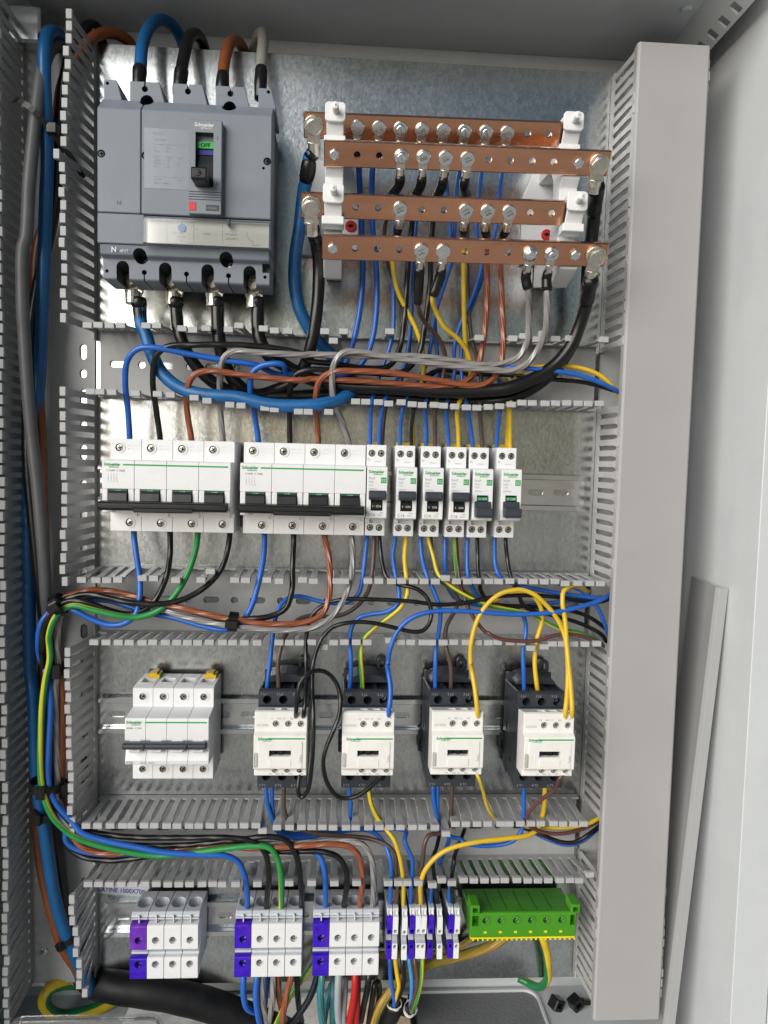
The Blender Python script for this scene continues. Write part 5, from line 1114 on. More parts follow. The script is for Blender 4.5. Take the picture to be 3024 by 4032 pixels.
    ('wire', 'black wire from the second pole of the left breaker to the second middle terminal', 'wires on the big four pole breakers', 'w_black', 2.3, None, [(75.3,32,-437.9),(76.1,34,-446.1),(77.2,40,-462.1),(75.9,48,-479.2),(69.4,52,-496),(60.6,54,-506.4),(45.2,56,-511.5),(29.9,58,-508),(11.7,60,-501),(0.7,60,-499.2),(-9.4,60,-501.3),(-19.6,62,-510.7),(-26.6,60,-525.8),(-28.4,58,-542.6),(-30.3,54,-547.7),(-30.7,50,-565.4),(-32.8,44,-617.7),(-31.5,44,-668.8),(-17.9,46,-695.3),(-0.2,50,-708.8),(14.4,50,-713.5),(44.4,52,-716.6),(94,54,-716.6),(135.5,56,-715.8),(157.9,56,-719.9),(168,56,-731.2),(171.4,54,-753.2),(169.3,46,-775.6),(167.9,38,-794.8),(166.8,28,-808.4)], []),
    ('wire', 'green wire from the left breaker down the left duct to the third middle terminal', 'wires on the big four pole breakers', 'w_green', 2.4, None, [(100.2,32,-437.5),(100.5,34,-444),(99.3,40,-458.4),(92.9,48,-479.8),(82.7,54,-497.1),(69.1,56,-508.9),(52.1,58,-513.9),(36.9,60,-512),(15.2,61,-506.9),(-0.5,61,-503.4),(-11.4,61,-508.4),(-16.7,63,-516.1),(-21.2,62,-530.9),(-21.7,60,-536.3),(-21.1,60,-551),(-24.7,60,-567.4),(-27.6,60,-587.1),(-29.4,60,-615.1),(-29.6,60,-658.3),(-25.8,62,-675.8),(-18.3,62,-693.4),(-6.4,60,-707.9),(0.8,60,-712.9),(17.3,59,-719.9),(42.8,58,-727.1),(70.2,57,-731.6),(94.7,57,-730.1),(127.5,57,-726),(158.9,57,-723),(171.8,57,-725),(178.5,56,-734.8),(182.3,54,-753.3),(182.5,46,-775.7),(182,38,-793.2),(181.1,28,-808.6)], []),
    ('wire', 'black wire from the fourth pole of the left breaker to the fourth middle terminal', 'wires on the big four pole breakers', 'w_black', 2.3, None, [(129.1,32,-436.9),(129.4,36,-446.6),(123.8,44,-471.6),(111.1,50,-487),(92.8,55,-497.6),(77.5,58,-501.1),(59,60,-501.3),(38.4,60,-498.7),(17.3,58,-494.5),(2.5,56,-495),(-6.9,56,-498.4),(-16.3,52,-502.9),(-25.1,56,-520.2),(-29.2,52,-544.1),(-31.5,44,-550.4),(-33.5,38,-619.9),(-31.4,38,-680.1),(-14.5,42,-704.2),(9.2,44,-721.8),(43.3,48,-726),(93.2,50,-725.6),(143.5,54,-718.6),(171.8,55,-715.5),(186.9,55,-719.4),(196.3,55,-734.6),(200.2,50,-762.9),(201.1,44,-780.7),(200.6,36,-796.5),(200.4,28,-808.8)], []),
    ('wire', 'blue wire from the second breaker through two cable ties to the left duct', 'wires on the big four pole breakers', 'w_blue', 2.3, None, [(160.7,32,-438.8),(161,34,-446.2),(160.9,40,-460.7),(158,48,-481.3),(150.7,50,-506.9),(140.8,50,-521.2),(129.7,52,-525.2),(108.2,50,-522.6),(82.9,46,-516.4),(64.1,42,-514.1),(45.6,40,-509.4),(23.9,38,-503.4),(4.4,38,-502.8),(-16.8,42,-507.3),(-26.5,42,-518.3),(-31.5,40,-551.4),(-30.1,38,-602.8),(-29.7,38,-671.4),(-23.3,40,-693),(-14.5,42,-711.1),(-14.5,42,-725.3),(-4.7,42,-733.2),(18.4,42,-738.1),(49.9,42,-737.1),(91.2,40,-734.1),(141.8,40,-732.7),(175.8,40,-734.7),(190.2,44,-736.2),(209,46,-734.3),(217.6,48,-738.6),(221.6,50,-749),(223.2,48,-766.1),(223.4,42,-782.2),(223.6,36,-796.7),(223.7,28,-809.1)], []),
    ('wire', 'black wire from the second breaker bundled behind the brown one', 'wires on the big four pole breakers', 'w_black', 2.3, None, [(187.3,32,-438.3),(187.5,34,-445.7),(187.4,42,-468.4),(187.5,50,-490.5),(182.6,54,-504.8),(168.6,56,-512.1),(155,57,-513.8),(146.4,56,-514.8),(132.8,52,-516.7),(107.4,46,-512.8),(82,42,-506.9),(46.7,38,-502.2),(17.4,38,-497.6),(-3,40,-498.4),(-17.5,40,-503.6),(-28.9,38,-522.5),(-28.9,34,-553),(-30,30,-622.8),(-28.8,34,-681.9),(-20.9,38,-706.1),(-12.7,38,-734.5),(-0.5,40,-741.3),(25,42,-744.1),(52.1,44,-740.4),(92,44,-733.4),(142.3,44,-727),(173.5,48,-733),(198.9,50,-732.1),(221,52,-732),(233.7,53,-736),(241.2,53,-746.6),(243,50,-763.3),(241.7,44,-781.2),(240.7,36,-796.9),(240.6,28,-809.3)], []),
    ('wire', 'brown wire from the second breaker bundled along the middle duct', 'wires on the big four pole breakers', 'w_brown', 2.4, None, [(215.6,32,-437.8),(215.9,34,-443.5),(219.6,40,-456.3),(221.7,48,-475.3),(221.3,53,-492.8),(216.7,56,-507.3),(207.1,58,-514.5),(187.7,60,-517.6),(155.4,60,-517.1),(142,60,-514.3),(132.4,60,-513.5),(109.5,58,-509.2),(85.1,56,-504),(68.1,52,-501.8),(49.4,48,-497.5),(26.3,46,-492.9),(7.7,48,-492.1),(-4.3,50,-495.7),(-14.7,50,-500.8),(-21,48,-515.3),(-21,40,-551.4),(-18.6,36,-586.4),(-18.8,36,-637.8),(-19.1,38,-680.1),(-15.2,40,-698.2),(-2.4,44,-727.8),(19.6,46,-735.2),(51,46,-733.7),(92.8,48,-729.5),(126.4,50,-726.5),(157.2,53,-727.5),(190.7,54,-725.5),(224.2,55,-723.1),(241.1,55,-724.4),(250.5,55,-730.3),(255.5,54,-741.7),(257.3,50,-761.7),(256.2,44,-781.3),(256,36,-797.1),(256.2,28,-809.5)], []),
    ('wire', 'grey wire from the second breaker bundled along the middle duct', 'wires on the big four pole breakers', 'w_grey', 2.4, None, [(240.6,32,-437.3),(240.8,34,-443.1),(242.3,40,-461),(240.2,49,-479.9),(233,56,-498.8),(223.4,60,-511.4),(210.6,62,-519.4),(188,62,-522.9),(163.7,62,-522.5),(158.5,62,-521.9),(134.1,60,-519.9),(109.4,57,-516.7),(84.7,54,-511),(72.5,50,-507.4),(48.3,44,-501.1),(25.7,44,-497.6),(10.3,46,-496.3),(-1.8,48,-498.5),(-13.1,50,-504.1),(-14.8,54,-517.2),(-17,54,-535.3),(-17.3,54,-541),(-16.9,52,-561.4),(-19.5,52,-578),(-20,50,-615.4),(-19.9,48,-658.5),(-18.6,46,-685),(-13.7,44,-704.9),(7.8,40,-731.8),(49.4,40,-735.6),(91.6,42,-731.3),(142.3,44,-727.9),(190.3,48,-726.1),(224.1,50,-723),(244.4,52,-721.7),(256.3,54,-723.8),(264.2,54,-734.8),(267.3,52,-755.3),(268.2,44,-777.9),(268.3,36,-797.3),(268.6,28,-809.7)], []),
    ('wire', 'blue wire from the first slim breaker to the first contactor', 'contactor wires', 'w_blue', 1.8, None, [(254.8,32,-437.9),(254.7,34,-442.8),(253.3,38,-459.4),(251.1,42,-479.2),(248,42,-492.8),(239.8,40,-500.4),(223,38,-502.9),(207.7,36,-500.4),(195.6,36,-497.3),(184.3,38,-498.2),(176.4,42,-505.6),(172.9,46,-516.7),(170.6,48,-534),(169.1,50,-553.7),(167.3,52,-573.4),(166.2,50,-584.2)], []),
    ('wire', 'dark brown wire from the first slim breaker to the first contactor', 'contactor wires', 'w_dbrown', 1.8, None, [(261.6,32,-437.8),(261.5,34,-443.5),(260.9,38,-460.9),(259.5,40,-477.7),(256.6,38,-491.7),(249.8,34,-503.2),(236.8,32,-513.4),(223.2,32,-516.7),(204.6,34,-515.4),(193,38,-518.5),(185.2,44,-527.1),(180.9,48,-533.8),(178.5,50,-541.8),(176.3,52,-556.5),(177.2,52,-573.3),(177.5,50,-584.1)], []),
    ('wire', 'black wire from the first slim breaker looping down beside the first contactor', 'contactor wires', 'w_black', 1.7, None, [(266.1,32,-437.7),(266.4,34,-443.4),(268.7,38,-462.5),(273.1,44,-477.2),(282.5,50,-482.1),(299,54,-485.2),(308.9,56,-492.7),(313,58,-504),(312.4,60,-513.6),(305.8,62,-521.9),(295.9,62,-522.9),(277.6,62,-518.9),(261.1,62,-515.5),(243.1,62,-515),(225.3,62,-519.5),(215.7,62,-529.2),(215.2,62,-530.1),(209.1,66,-547.3),(208.2,76,-565.8),(209.8,88,-584.6),(210.7,94,-608.2),(209.6,94,-633.9),(206.4,90,-656.8),(200.9,88,-663.6),(198.1,88,-657.7),(198.5,86,-648.7),(199.5,84,-641.4)], []),
    ('wire', 'black wire crossing the middle duct and dropping to A1 of the first contactor', 'contactor wires', 'w_black', 1.7, None, [(499.5,24,-491.6),(478.6,36,-497.9),(459.3,44,-497),(424.8,50,-491.5),(391.8,54,-490.3),(369.2,56,-491.9),(344,57,-497.1),(319,57,-499.1),(294,57,-496.4),(260.9,56,-495.4),(232.9,55,-496),(216.6,54,-501.4),(206.9,54,-509.9),(202.4,54,-524.6),(201.4,60,-537.4),(202.8,70,-557.8),(203.1,84,-573.1),(202.1,90,-587.2),(201.1,84,-594.1)], []),
    ('wire', 'black wire looping from A1 of the first contactor to A2 of the second', 'contactor wires', 'w_black', 1.7, None, [(194.9,84,-594.2),(195.6,92,-584.9),(196.7,94,-569.9),(200.4,92,-558.1),(209.2,88,-552.2),(218.5,84,-553.3),(227.2,82,-560.9),(232.2,84,-571.6),(232.8,88,-587.8),(227.8,92,-602.5),(222.6,94,-614.6),(219.6,94,-629.1),(222.9,92,-647.8),(231.8,90,-661.4),(239.8,90,-663.4),(250.9,90,-660.5),(261.9,88,-653.2),(269.2,84,-646.4),(270,82,-641.5)], []),
    ('wire', 'blue wire from the second slim breaker to the second contactor', 'contactor wires', 'w_blue', 1.8, None, [(281.1,32,-437.4),(280.7,34,-444),(278.8,38,-457.2),(281,46,-474.7),(284.4,50,-490),(282.9,52,-500.2),(273.4,52,-507.4),(259.9,50,-510),(248.6,50,-513.5),(242.8,50,-520.4),(240.4,50,-533.6),(240.8,50,-539.5),(242,52,-550.8),(242.1,52,-569.5),(240.9,50,-583.7)], []),
    ('wire', 'yellow wire from the second slim breaker to the second contactor', 'contactor wires', 'w_gy', 1.9, None, [(291.3,32,-437.2),(291,34,-443.8),(289.6,38,-458.7),(291.1,46,-477.9),(292,50,-490.7),(286.3,52,-502.5),(274.8,52,-512.8),(261.8,52,-522.7),(253.6,52,-531.6),(251.2,50,-539.4),(250.8,51,-547.6),(252,52,-562.6),(253.5,50,-582)], []),
    ('wire', 'blue wire from the third slim breaker to the third contactor', 'contactor wires', 'w_blue', 1.8, None, [(304.3,32,-437.8),(304.3,34,-443.6),(306,38,-460.2),(309.6,46,-474.2),(317.1,50,-490.4),(322.2,52,-505.1),(322,52,-520.3),(319.7,50,-538.7),(319.3,52,-555.3),(320.1,50,-579.8)], []),
    ('wire', 'dark brown wire from the third slim breaker to the third contactor', 'contactor wires', 'w_dbrown', 1.8, None, [(314.2,30,-438.7),(314.2,32,-445.3),(316.6,36,-463.7),(320.9,40,-477.1),(334.3,40,-488.5),(340.4,38,-499.1),(337.3,38,-509.5),(330.2,42,-520.8),(328.3,46,-533.6),(328.5,50,-538.6),(333.1,52,-555.1),(334.2,52,-568.8),(334.6,50,-581.5)], []),
    ('wire', 'thin yellow and green wire from the third slim breaker to the right duct', 'contactor wires', 'w_gy', 1.6, None, [(311.3,34,-437.5),(311.7,35,-442.5),(315.9,40,-458),(320.3,48,-473.8),(329.2,52,-481.7),(344.3,54,-490.9),(362.9,55,-498.9),(378.2,55,-502.1),(400.9,52,-506.8),(417.7,50,-513.7),(434.1,50,-521.5),(452.1,50,-524.9),(470,46,-532.6),(483.9,36,-542.4)], []),
    ('wire', 'blue wire from the fourth slim breaker sinking into the middle duct', 'contactor wires', 'w_blue', 1.8, None, [(327.3,32,-437.4),(327.2,34,-443.2),(327.5,36,-460.1),(328.6,34,-477.5),(333.4,28,-490.6),(343,22,-501.2),(359.8,18,-506.2),(377.6,18,-506.9),(394.5,22,-506.7),(401.5,34,-510.4),(403.3,44,-517.8),(402.9,48,-527.2),(400.4,50,-539.6),(401.1,52,-561.6),(403,50,-582.4)], []),
    ('wire', 'thin green and yellow wire on the fourth slim breaker', 'contactor wires', 'w_gy', 1.6, None, [(335.4,33,-437.1),(335.8,34,-443),(337.1,36,-459.9),(340,34,-477.4),(345.1,28,-488.7),(355.6,20,-497),(371.1,14,-502.4)], []),
    ('wire', 'thin red brown wire from the fourth slim breaker trailing along the middle duct', 'contactor wires', 'w_rbrown', 1.5, None, [(338,30,-437.4),(338.4,31,-443.3),(339.6,33,-460.3),(341.1,40,-478.1),(344.9,46,-494.1),(352.9,52,-511.5),(363.6,56,-524),(364.4,62,-523),(374,62,-528.1),(391.4,62,-530.3),(410.3,62,-529.8),(427.5,62,-524.5),(447.2,60,-524.8),(465.5,54,-530.9),(482.4,40,-541.4)], []),
    ('wire', 'blue wire from the fifth slim breaker sinking into the middle duct', 'contactor wires', 'w_blue', 1.8, None, [(348.4,32,-437),(348.2,34,-442.8),(348.1,36,-459.7),(348.7,40,-474.6),(353.8,40,-487.4),(363.6,34,-498.7),(378.9,28,-504),(397.6,24,-506.3),(399.6,24,-506.3),(432.2,26,-502.1),(457.4,30,-497.7),(479,30,-496.1),(500.4,22,-495.3)], []),
    ('wire', 'black wire from the fifth slim breaker crossing to the right duct', 'contactor wires', 'w_black', 1.7, None, [(357.7,32,-436.8),(357.5,34,-442.6),(358,36,-459.5),(358.9,40,-476.1),(362.5,38,-491),(372.3,34,-501.2),(380.3,36,-502.9),(412.5,38,-503.7),(444.7,40,-506.1),(464.6,40,-512.4),(484.9,36,-526.2),(499.3,26,-539.7)], []),
    ('wire', 'blue wire from the rightmost slim breaker sinking into the middle duct', 'contactor wires', 'w_blue', 1.8, None, [(374,32,-436.5),(373.7,34,-442.3),(374.4,36,-462.7),(376.6,42,-473),(384.1,40,-479.2),(399.6,34,-484.3),(402.5,36,-485.1),(427.6,40,-489.1),(453.3,42,-492.3),(474.6,42,-493.6),(497.2,30,-492.2)], []),
    ('wire', 'black wire from the rightmost slim breaker crossing to the right duct', 'contactor wires', 'w_black', 1.7, None, [(384.4,32,-436.3),(384.1,34,-442.1),(386.5,36,-462.5),(389.1,42,-477.1),(395.7,44,-490.3),(400.3,44,-501),(411,44,-506.4),(435.5,44,-511.9),(460.3,44,-519.7),(477.9,42,-529.7),(484.4,38,-540.2),(493.3,30,-552.2)], []),
    ('wire', 'blue wire bending down through the middle duct into the right duct', 'contactor wires', 'w_blue', 1.7, None, [(436.9,30,-483.2),(452.3,34,-485.9),(464.5,38,-493.2),(474.3,40,-507),(482,38,-523.8),(492.8,30,-542.1)], []),
    ('wire', 'long bright blue wire from A1 of the second contactor to the right duct', 'contactor wires', 'w_blue', 1.9, None, [(275.6,82,-594.6),(275,88,-587.6),(276.4,84,-569.4),(274.1,74,-552.8),(274.9,62,-553.7),(276.8,62,-538.6),(284.3,62,-520.5),(296.8,62,-509.7),(315.2,62,-504.3),(343.4,62,-503.8),(376.8,62,-505.7),(390.5,62,-506.1),(421.9,62,-504.1),(446.1,60,-499.6),(468.7,54,-494),(485.8,42,-488.6),(501.8,30,-483.9)], []),
    ('wire', 'yellow wire arching from A1 of the third contactor to the fourth', 'contactor wires', 'w_yellow', 1.9, None, [(354,82,-595.1),(352.6,88,-588),(350.5,84,-568.9),(348.4,74,-552.2),(349.6,64,-552.5),(349.4,63,-534.3),(353.7,62,-514.4),(361.8,62,-498.9),(374.5,62,-487.7),(388.5,62,-483.8),(394.3,62,-483.8),(405.5,62,-487.7),(418.5,62,-498.8),(428.5,62,-511.3),(434.9,64,-526.5),(436.4,72,-547.7),(436.3,82,-568.1),(436.1,88,-584.7),(437.9,82,-596.9)], []),
    ('wire', 'yellow wire hanging from the duct wall to A1 of the fourth contactor', 'contactor wires', 'w_yellow', 1.9, None, [(465.7,34,-490.3),(451.5,46,-482.7),(442.3,52,-481.3),(434,57,-485.3),(432.4,60,-495.5),(434.8,62,-510.9),(436.1,66,-533.6),(435.5,74,-555),(432.3,84,-575.2),(430.3,88,-586.3),(432.3,82,-596.9)], []),
    ('wire', 'yellow wire from the arch down to the fourth contactor, middle terminal', 'contactor wires', 'w_yellow', 1.9, None, [(372.8,40,-498.6),(386.2,44,-490.9),(398,48,-488.4),(408.8,50,-492.2),(415.7,50,-502.5),(417.2,50,-513.7),(412.8,50,-533),(411.3,52,-553.5),(413.3,54,-572.2),(416.2,50,-582.3)], []),
    ('wire', 'blue wire under the first contactor, dropping into the lower duct', 'contactor wires', 'w_blue', 1.8, None, [(166.9,48,-670.7),(167.1,48,-675.9),(168.3,46,-689),(172.7,44,-704),(176.2,44,-714.6),(186.7,42,-722.2),(203.6,38,-726),(220.7,32,-725.5),(243.4,26,-725.1),(259.2,26,-724.3),(269.4,34,-724.2),(277.7,44,-729.3),(281.9,50,-736.8),(284.1,50,-752.7),(284.2,46,-766.1),(284.8,38,-789),(285.5,28,-804.4)], []),
    ('wire', 'second blue wire under the first contactor', 'contactor wires', 'w_blue', 1.8, None, [(172.1,46,-671.6),(172.2,46,-676.8),(172.8,42,-696.2),(176.3,36,-716.9),(187.7,30,-725.4),(208.3,24,-728.6),(234.7,20,-730)], []),
    ('wire', 'dark brown wire from the first contactor to the second small terminal', 'contactor wires', 'w_dbrown', 1.8, None, [(183.3,47,-671.2),(183.1,46,-678.6),(183.2,44,-693.5),(186.5,42,-705.1),(200.2,40,-716.8),(217.3,38,-722.1),(243.2,38,-724.4),(265.6,42,-725.3),(281,46,-730.1),(287.1,48,-737),(288.4,48,-753.9),(290.8,44,-767.3),(290.4,38,-789),(290.8,28,-804.4)], []),
    ('wire', 'blue wire from the second contactor to the fourth small terminal', 'contactor wires', 'w_blue', 1.8, None, [(243,48,-670),(243.3,48,-676.1),(245.2,46,-691),(244.9,40,-706.3),(251.9,32,-719.3),(273.2,28,-723.3),(290.6,30,-721.5),(298.2,40,-720),(296,46,-723.9),(298.9,49,-731.2),(302.9,50,-739.6),(303.9,48,-755.8),(303.5,46,-769.9),(304.3,38,-789.2),(305.3,28,-804.6)], []),
    ('wire', 'green and yellow wire from the second contactor to the third small terminal', 'contactor wires', 'w_gy', 1.8, None, [(261.3,48,-670),(261.5,48,-676.1),(264.5,48,-690.1),(271.7,48,-704.2),(278.8,52,-711.4),(285.1,56,-718.1),(290.6,56,-733.5),(294.1,53,-751.1),(296,48,-766.8),(297.2,40,-787.9),(298.3,28,-804.5)], []),
    ('wire', 'blue wire from the third contactor, left of two', 'contactor wires', 'w_blue', 1.8, None, [(321.1,48,-670.1),(321.3,48,-676.2),(323.4,46,-691.3),(327.9,42,-709.3),(331.3,36,-721.3),(340.4,30,-729.9),(331.5,22,-764),(324.6,34,-775.4),(323.7,36,-788.8),(324.8,28,-804.9)], []),
    ('wire', 'blue wire from the third contactor, right of two', 'contactor wires', 'w_blue', 1.8, None, [(325.5,46,-671),(325.7,46,-677.2),(326.5,44,-695.8),(330,38,-714.9),(339.7,34,-726.9),(350.4,34,-729.7),(349.7,44,-725.6),(356.5,46,-728.5),(378.8,48,-729.2),(397.3,50,-723.8),(405.3,50,-713.9),(406.8,50,-697.9),(406.3,50,-680.2),(405.9,50,-667.8)], []),
    ('wire', 'dark brown wire from the third contactor to the fifth small terminal', 'contactor wires', 'w_dbrown', 1.8, None, [(338.8,48,-670.1),(338.9,48,-676.3),(339,46,-693.1),(338.1,42,-712.9),(329.6,42,-720),(319,46,-719.6),(314.8,48,-726.6),(313.3,48,-743.4),(311.1,46,-757),(309.6,44,-769.3),(310.1,38,-789.2),(311.4,28,-804.7)], []),
    ('wire', 'thin yellow and green wire from A2 of the third contactor', 'contactor wires', 'w_gy', 1.5, None, [(353.8,82,-643.2),(356.3,84,-647.3),(363.2,72,-665.3),(371.1,58,-687.4),(379.9,48,-701.5),(392.5,34,-711.8)], []),
    ('wire', 'yellow wire from the fourth contactor sweeping to the sixth small terminal', 'contactor wires', 'w_yellow', 2, None, [(425.9,50,-667.9),(426.1,50,-674),(426.9,48,-688.3),(425.9,46,-701.7),(421.1,48,-713.2),(412.3,52,-716.8),(388.8,56,-718.1),(362.7,58,-720),(337.2,58,-726.2),(325.9,58,-733),(314.8,57,-747.2),(311.5,54,-762.5),(313.1,44,-782),(316.2,28,-804.7)], []),
    ('wire', 'thin brown wire from A2 of the fourth contactor curving into the right duct', 'contactor wires', 'w_rbrown', 1.6, None, [(436.6,82,-643.5),(428.8,86,-646.8),(427.8,76,-661.3),(421.7,68,-672.2),(412.8,60,-686),(408.1,56,-697.4),(411.9,52,-707.6),(425,50,-715.1),(442.6,50,-716.9),(460.8,48,-714.5),(476.1,44,-710.5),(493.9,34,-706.1)], []),
    ('wire', 'black wire sagging through the lower duct into the right duct', 'contactor wires', 'w_black', 1.8, None, [(399.6,24,-718),(411.6,34,-718.9),(428.1,40,-723.1),(444.9,44,-728),(458.4,46,-727.4),(470.5,46,-720.3),(481.5,42,-714.8),(498.3,32,-707.1)], []),
    ('wire', 'blue wire sagging under the black one into the right duct', 'contactor wires', 'w_blue', 1.8, None, [(424.3,28,-727.2),(437.2,34,-731.4),(454.1,38,-734.2),(467.6,40,-729.4),(480.5,38,-720.5),(495.6,30,-711.8)], []),
    ('wire', 'yellow wire running behind the lower duct fingers into the right duct', 'contactor wires', 'w_gy', 1.7, None, [(411,36,-716.6),(434.9,40,-716.5),(458.5,44,-713.3),(473.5,46,-707.7),(493,36,-703.3)], []),
    ('wire', 'black wire into the eighth small terminal', 'terminal wires', 'w_black', 1.7, None, [(335.2,20,-712.3),(330.2,34,-727.1),(325.7,44,-736.2),(323,48,-738.5),(325.5,48,-765.3),(329.4,40,-784.6),(332.3,28,-804.9)], []),
    ('wire', 'blue wire into the ninth small terminal', 'terminal wires', 'w_blue', 1.7, None, [(351,20,-741.2),(345.3,26,-761.9),(341.7,36,-774.4),(341.8,36,-789),(343.1,28,-805.1)], []),
    ('wire', 'black wire into the rightmost small terminal', 'terminal wires', 'w_black', 1.7, None, [(356.6,24,-725.2),(349.2,38,-732.4),(343,46,-742.4),(343.1,48,-742.2),(341.1,48,-761.9),(343.9,40,-784.8),(348.1,28,-805.1)], []),
    ('wire', 'blue wire under the leftmost small terminal', 'outgoing cables', 'w_blue', 1.9, None, [(285.4,34,-842.9),(285.6,38,-847.4),(287.5,38,-867.7),(291.7,34,-890.3),(292.3,30,-901.8)], []),
    ('wire', 'yellow wire under the second small terminal', 'outgoing cables', 'w_yellow', 1.9, None, [(291,34,-842.9),(291.2,38,-847.5),(293.6,40,-862.7),(295.2,40,-871),(293.7,36,-884.1),(292.9,30,-901.8)], []),
    ('wire', 'black wire under the third small terminal', 'outgoing cables', 'w_black', 1.9, None, [(297.8,34,-844.9),(297.9,38,-848.6),(300,40,-864.6),(297.7,38,-878.1),(294.1,34,-891.2),(293.2,30,-901.8)], []),
    ('wire', 'light blue wire under the fourth small terminal', 'outgoing cables', 'w_lightblue', 1.9, None, [(304.2,34,-843.2),(304.6,38,-847.7),(307.4,40,-866.6),(307.7,36,-888.1),(307.9,30,-900.2)], []),
    ('wire', 'brown wire under the fifth small terminal', 'outgoing cables', 'w_rbrown', 1.9, None, [(309.5,34,-843.2),(309.9,38,-847.8),(312.5,42,-865.2),(311.4,42,-876.3),(308.3,36,-895.6),(308,30,-904)], []),
    ('wire', 'yellow and green wire under the sixth small terminal', 'outgoing cables', 'w_gy', 1.9, None, [(317.2,34,-843.4),(317,38,-848),(316,42,-865.3),(313,42,-881.8),(310.1,36,-897.5),(309.1,30,-905.9)], []),
    ('cable', 'black sheathed cable with a torn white end under the left small terminals', 'outgoing cables', 'sheath', 7.5, None, [(292.4,28,-897.7),(291.7,24,-908.3),(288.3,18,-922.4),(282.7,10,-938.3),(276.2,0,-956.1)], []),
    ('cable', 'black sheathed cable with a torn white end below the yellow green wire', 'outgoing cables', 'sheath', 7, None, [(308,26,-905.2),(303.9,14,-913.4),(297.8,0,-922.2),(291.6,-14,-933.8),(285,-24,-951.5)], []),
    ('wire', 'blue wire under the violet block of the middle group, curving right', 'outgoing cables', 'w_blue', 2.5, None, [(146.9,34,-855.3),(147.5,38,-861.5),(147.9,40,-878.2),(151.1,38,-892.6),(158.3,32,-901.5),(166.1,22,-908.2)], []),
    ('wire', 'bright blue wire under the second block of the middle group', 'outgoing cables', 'w_blue', 2.6, None, [(160,36,-854.1),(160.3,40,-860.3),(159.6,42,-877),(161.3,40,-895),(164.4,34,-918.2)], []),
    ('wire', 'silvery grey wire under the second block of the middle group', 'outgoing cables', 'w_grey', 2.5, None, [(164.6,34,-855.6),(165,37,-862.5),(165.5,38,-885.6),(168.3,36,-901.9),(171.3,32,-920)], []),
    ('wire', 'blue wire half hidden behind the grey one of the middle group', 'outgoing cables', 'w_blue', 2.4, None, [(169.5,26,-861.4),(169.3,26,-870.6),(167.4,22,-888.5),(165.4,14,-909.6)], []),
    ('wire', 'grey wire under the third block of the middle group', 'outgoing cables', 'w_grey', 2.5, None, [(175.1,34,-855.7),(175.4,37,-862.7),(175.1,38,-884),(172.8,36,-902),(169.3,30,-921.5)], []),
    ('wire', 'brown wire under the third block of the middle group', 'outgoing cables', 'w_brown', 2.6, None, [(179.5,32,-857.2),(179.7,34,-865),(180.6,32,-884.9),(182.8,26,-902.6),(185.9,16,-923.7)], []),
    ('wire', 'brown wire slanting down from the fourth block of the middle group', 'outgoing cables', 'w_brown', 2.6, None, [(192.4,38,-853.2),(192.4,42,-859.4),(189.3,44,-872.4),(186.4,44,-888.7),(183.7,40,-913.8)], []),
    ('wire', 'black wire under the fourth block of the middle group', 'outgoing cables', 'w_black', 2.5, None, [(197.3,32,-857.6),(197.7,34,-865.3),(198.3,30,-884.9),(199.7,22,-906),(202,12,-927.2)], []),
    ('wire', 'green and yellow wire slanting behind the blocks', 'outgoing cables', 'w_gy', 2.6, None, [(217.2,18,-856.6),(208.6,22,-867.7),(198.4,26,-878.6),(190,30,-889.4),(183.4,34,-901.9),(176.5,32,-920.1)], []),
    ('wire', 'navy wire slanting down from behind the violet block', 'outgoing cables', 'w_dblue', 2.8, None, [(217.6,30,-859.3),(216.1,32,-869),(209.5,34,-887.7),(199.2,34,-904.1),(186.9,30,-921.9)], []),
    ('wire', 'teal wire under the violet block of the right group', 'outgoing cables', 'w_teal', 3, None, [(221.6,36,-855.1),(221.6,40,-861.4),(220.4,42,-878.2),(221.4,40,-896.2),(224.2,36,-917.9)], []),
    ('wire', 'teal wire with a loop behind the first teal wire', 'outgoing cables', 'w_teal', 3, None, [(239.3,14,-882.5),(232.4,20,-881.8),(227.9,26,-890.4),(225.2,28,-905.7),(222.6,24,-927.6)], []),
    ('wire', 'second teal wire under the right group', 'outgoing cables', 'w_teal', 2.8, None, [(233.4,22,-876.6),(232.7,30,-889.3),(232.4,30,-908),(233,26,-926.2)], []),
    ('wire', 'light grey wire under the second block of the right group', 'outgoing cables', 'w_lgrey', 3.2, None, [(237.3,36,-855.4),(237.3,40,-861.7),(237,42,-882.1),(237.9,38,-901.8),(240.1,32,-921.5)], []),
    ('wire', 'light grey wire beside the first light grey one', 'outgoing cables', 'w_lgrey', 3.2, None, [(243.3,28,-870.5),(242.9,34,-884.6),(242.1,36,-899.8),(243.6,32,-921.6)], []),
    ('wire', 'red wire under the third block of the right group, left of two', 'outgoing cables', 'w_red', 3, None, [(253.1,36,-855.7),(253.2,40,-862),(252.5,42,-878.8),(250.2,38,-898.4),(247.6,32,-921.7)], []),
    ('wire', 'red wire under the third block of the right group, right of two', 'outgoing cables', 'w_red', 3, None, [(255.5,30,-860),(255.6,34,-868.2),(255.5,36,-885.2),(255,34,-905.3),(255.5,30,-923.5)], []),
    ('wire', 'black wire under the fourth block of the right group', 'outgoing cables', 'w_black', 2.8, None, [(266.6,34,-857.3),(266.4,38,-863.6),(264.5,38,-878.4),(262,32,-897.7),(259.9,22,-920.6)], []),
    ('wire', 'black wire with a tight loop beside the fourth block', 'outgoing cables', 'w_black', 2.6, None, [(267.2,24,-928.6),(269.1,30,-905),(271.1,34,-883.3),(272.7,34,-873.2),(275.6,30,-875.2),(277.3,26,-887.6),(276.8,22,-903.8),(272.7,20,-922.4)], []),
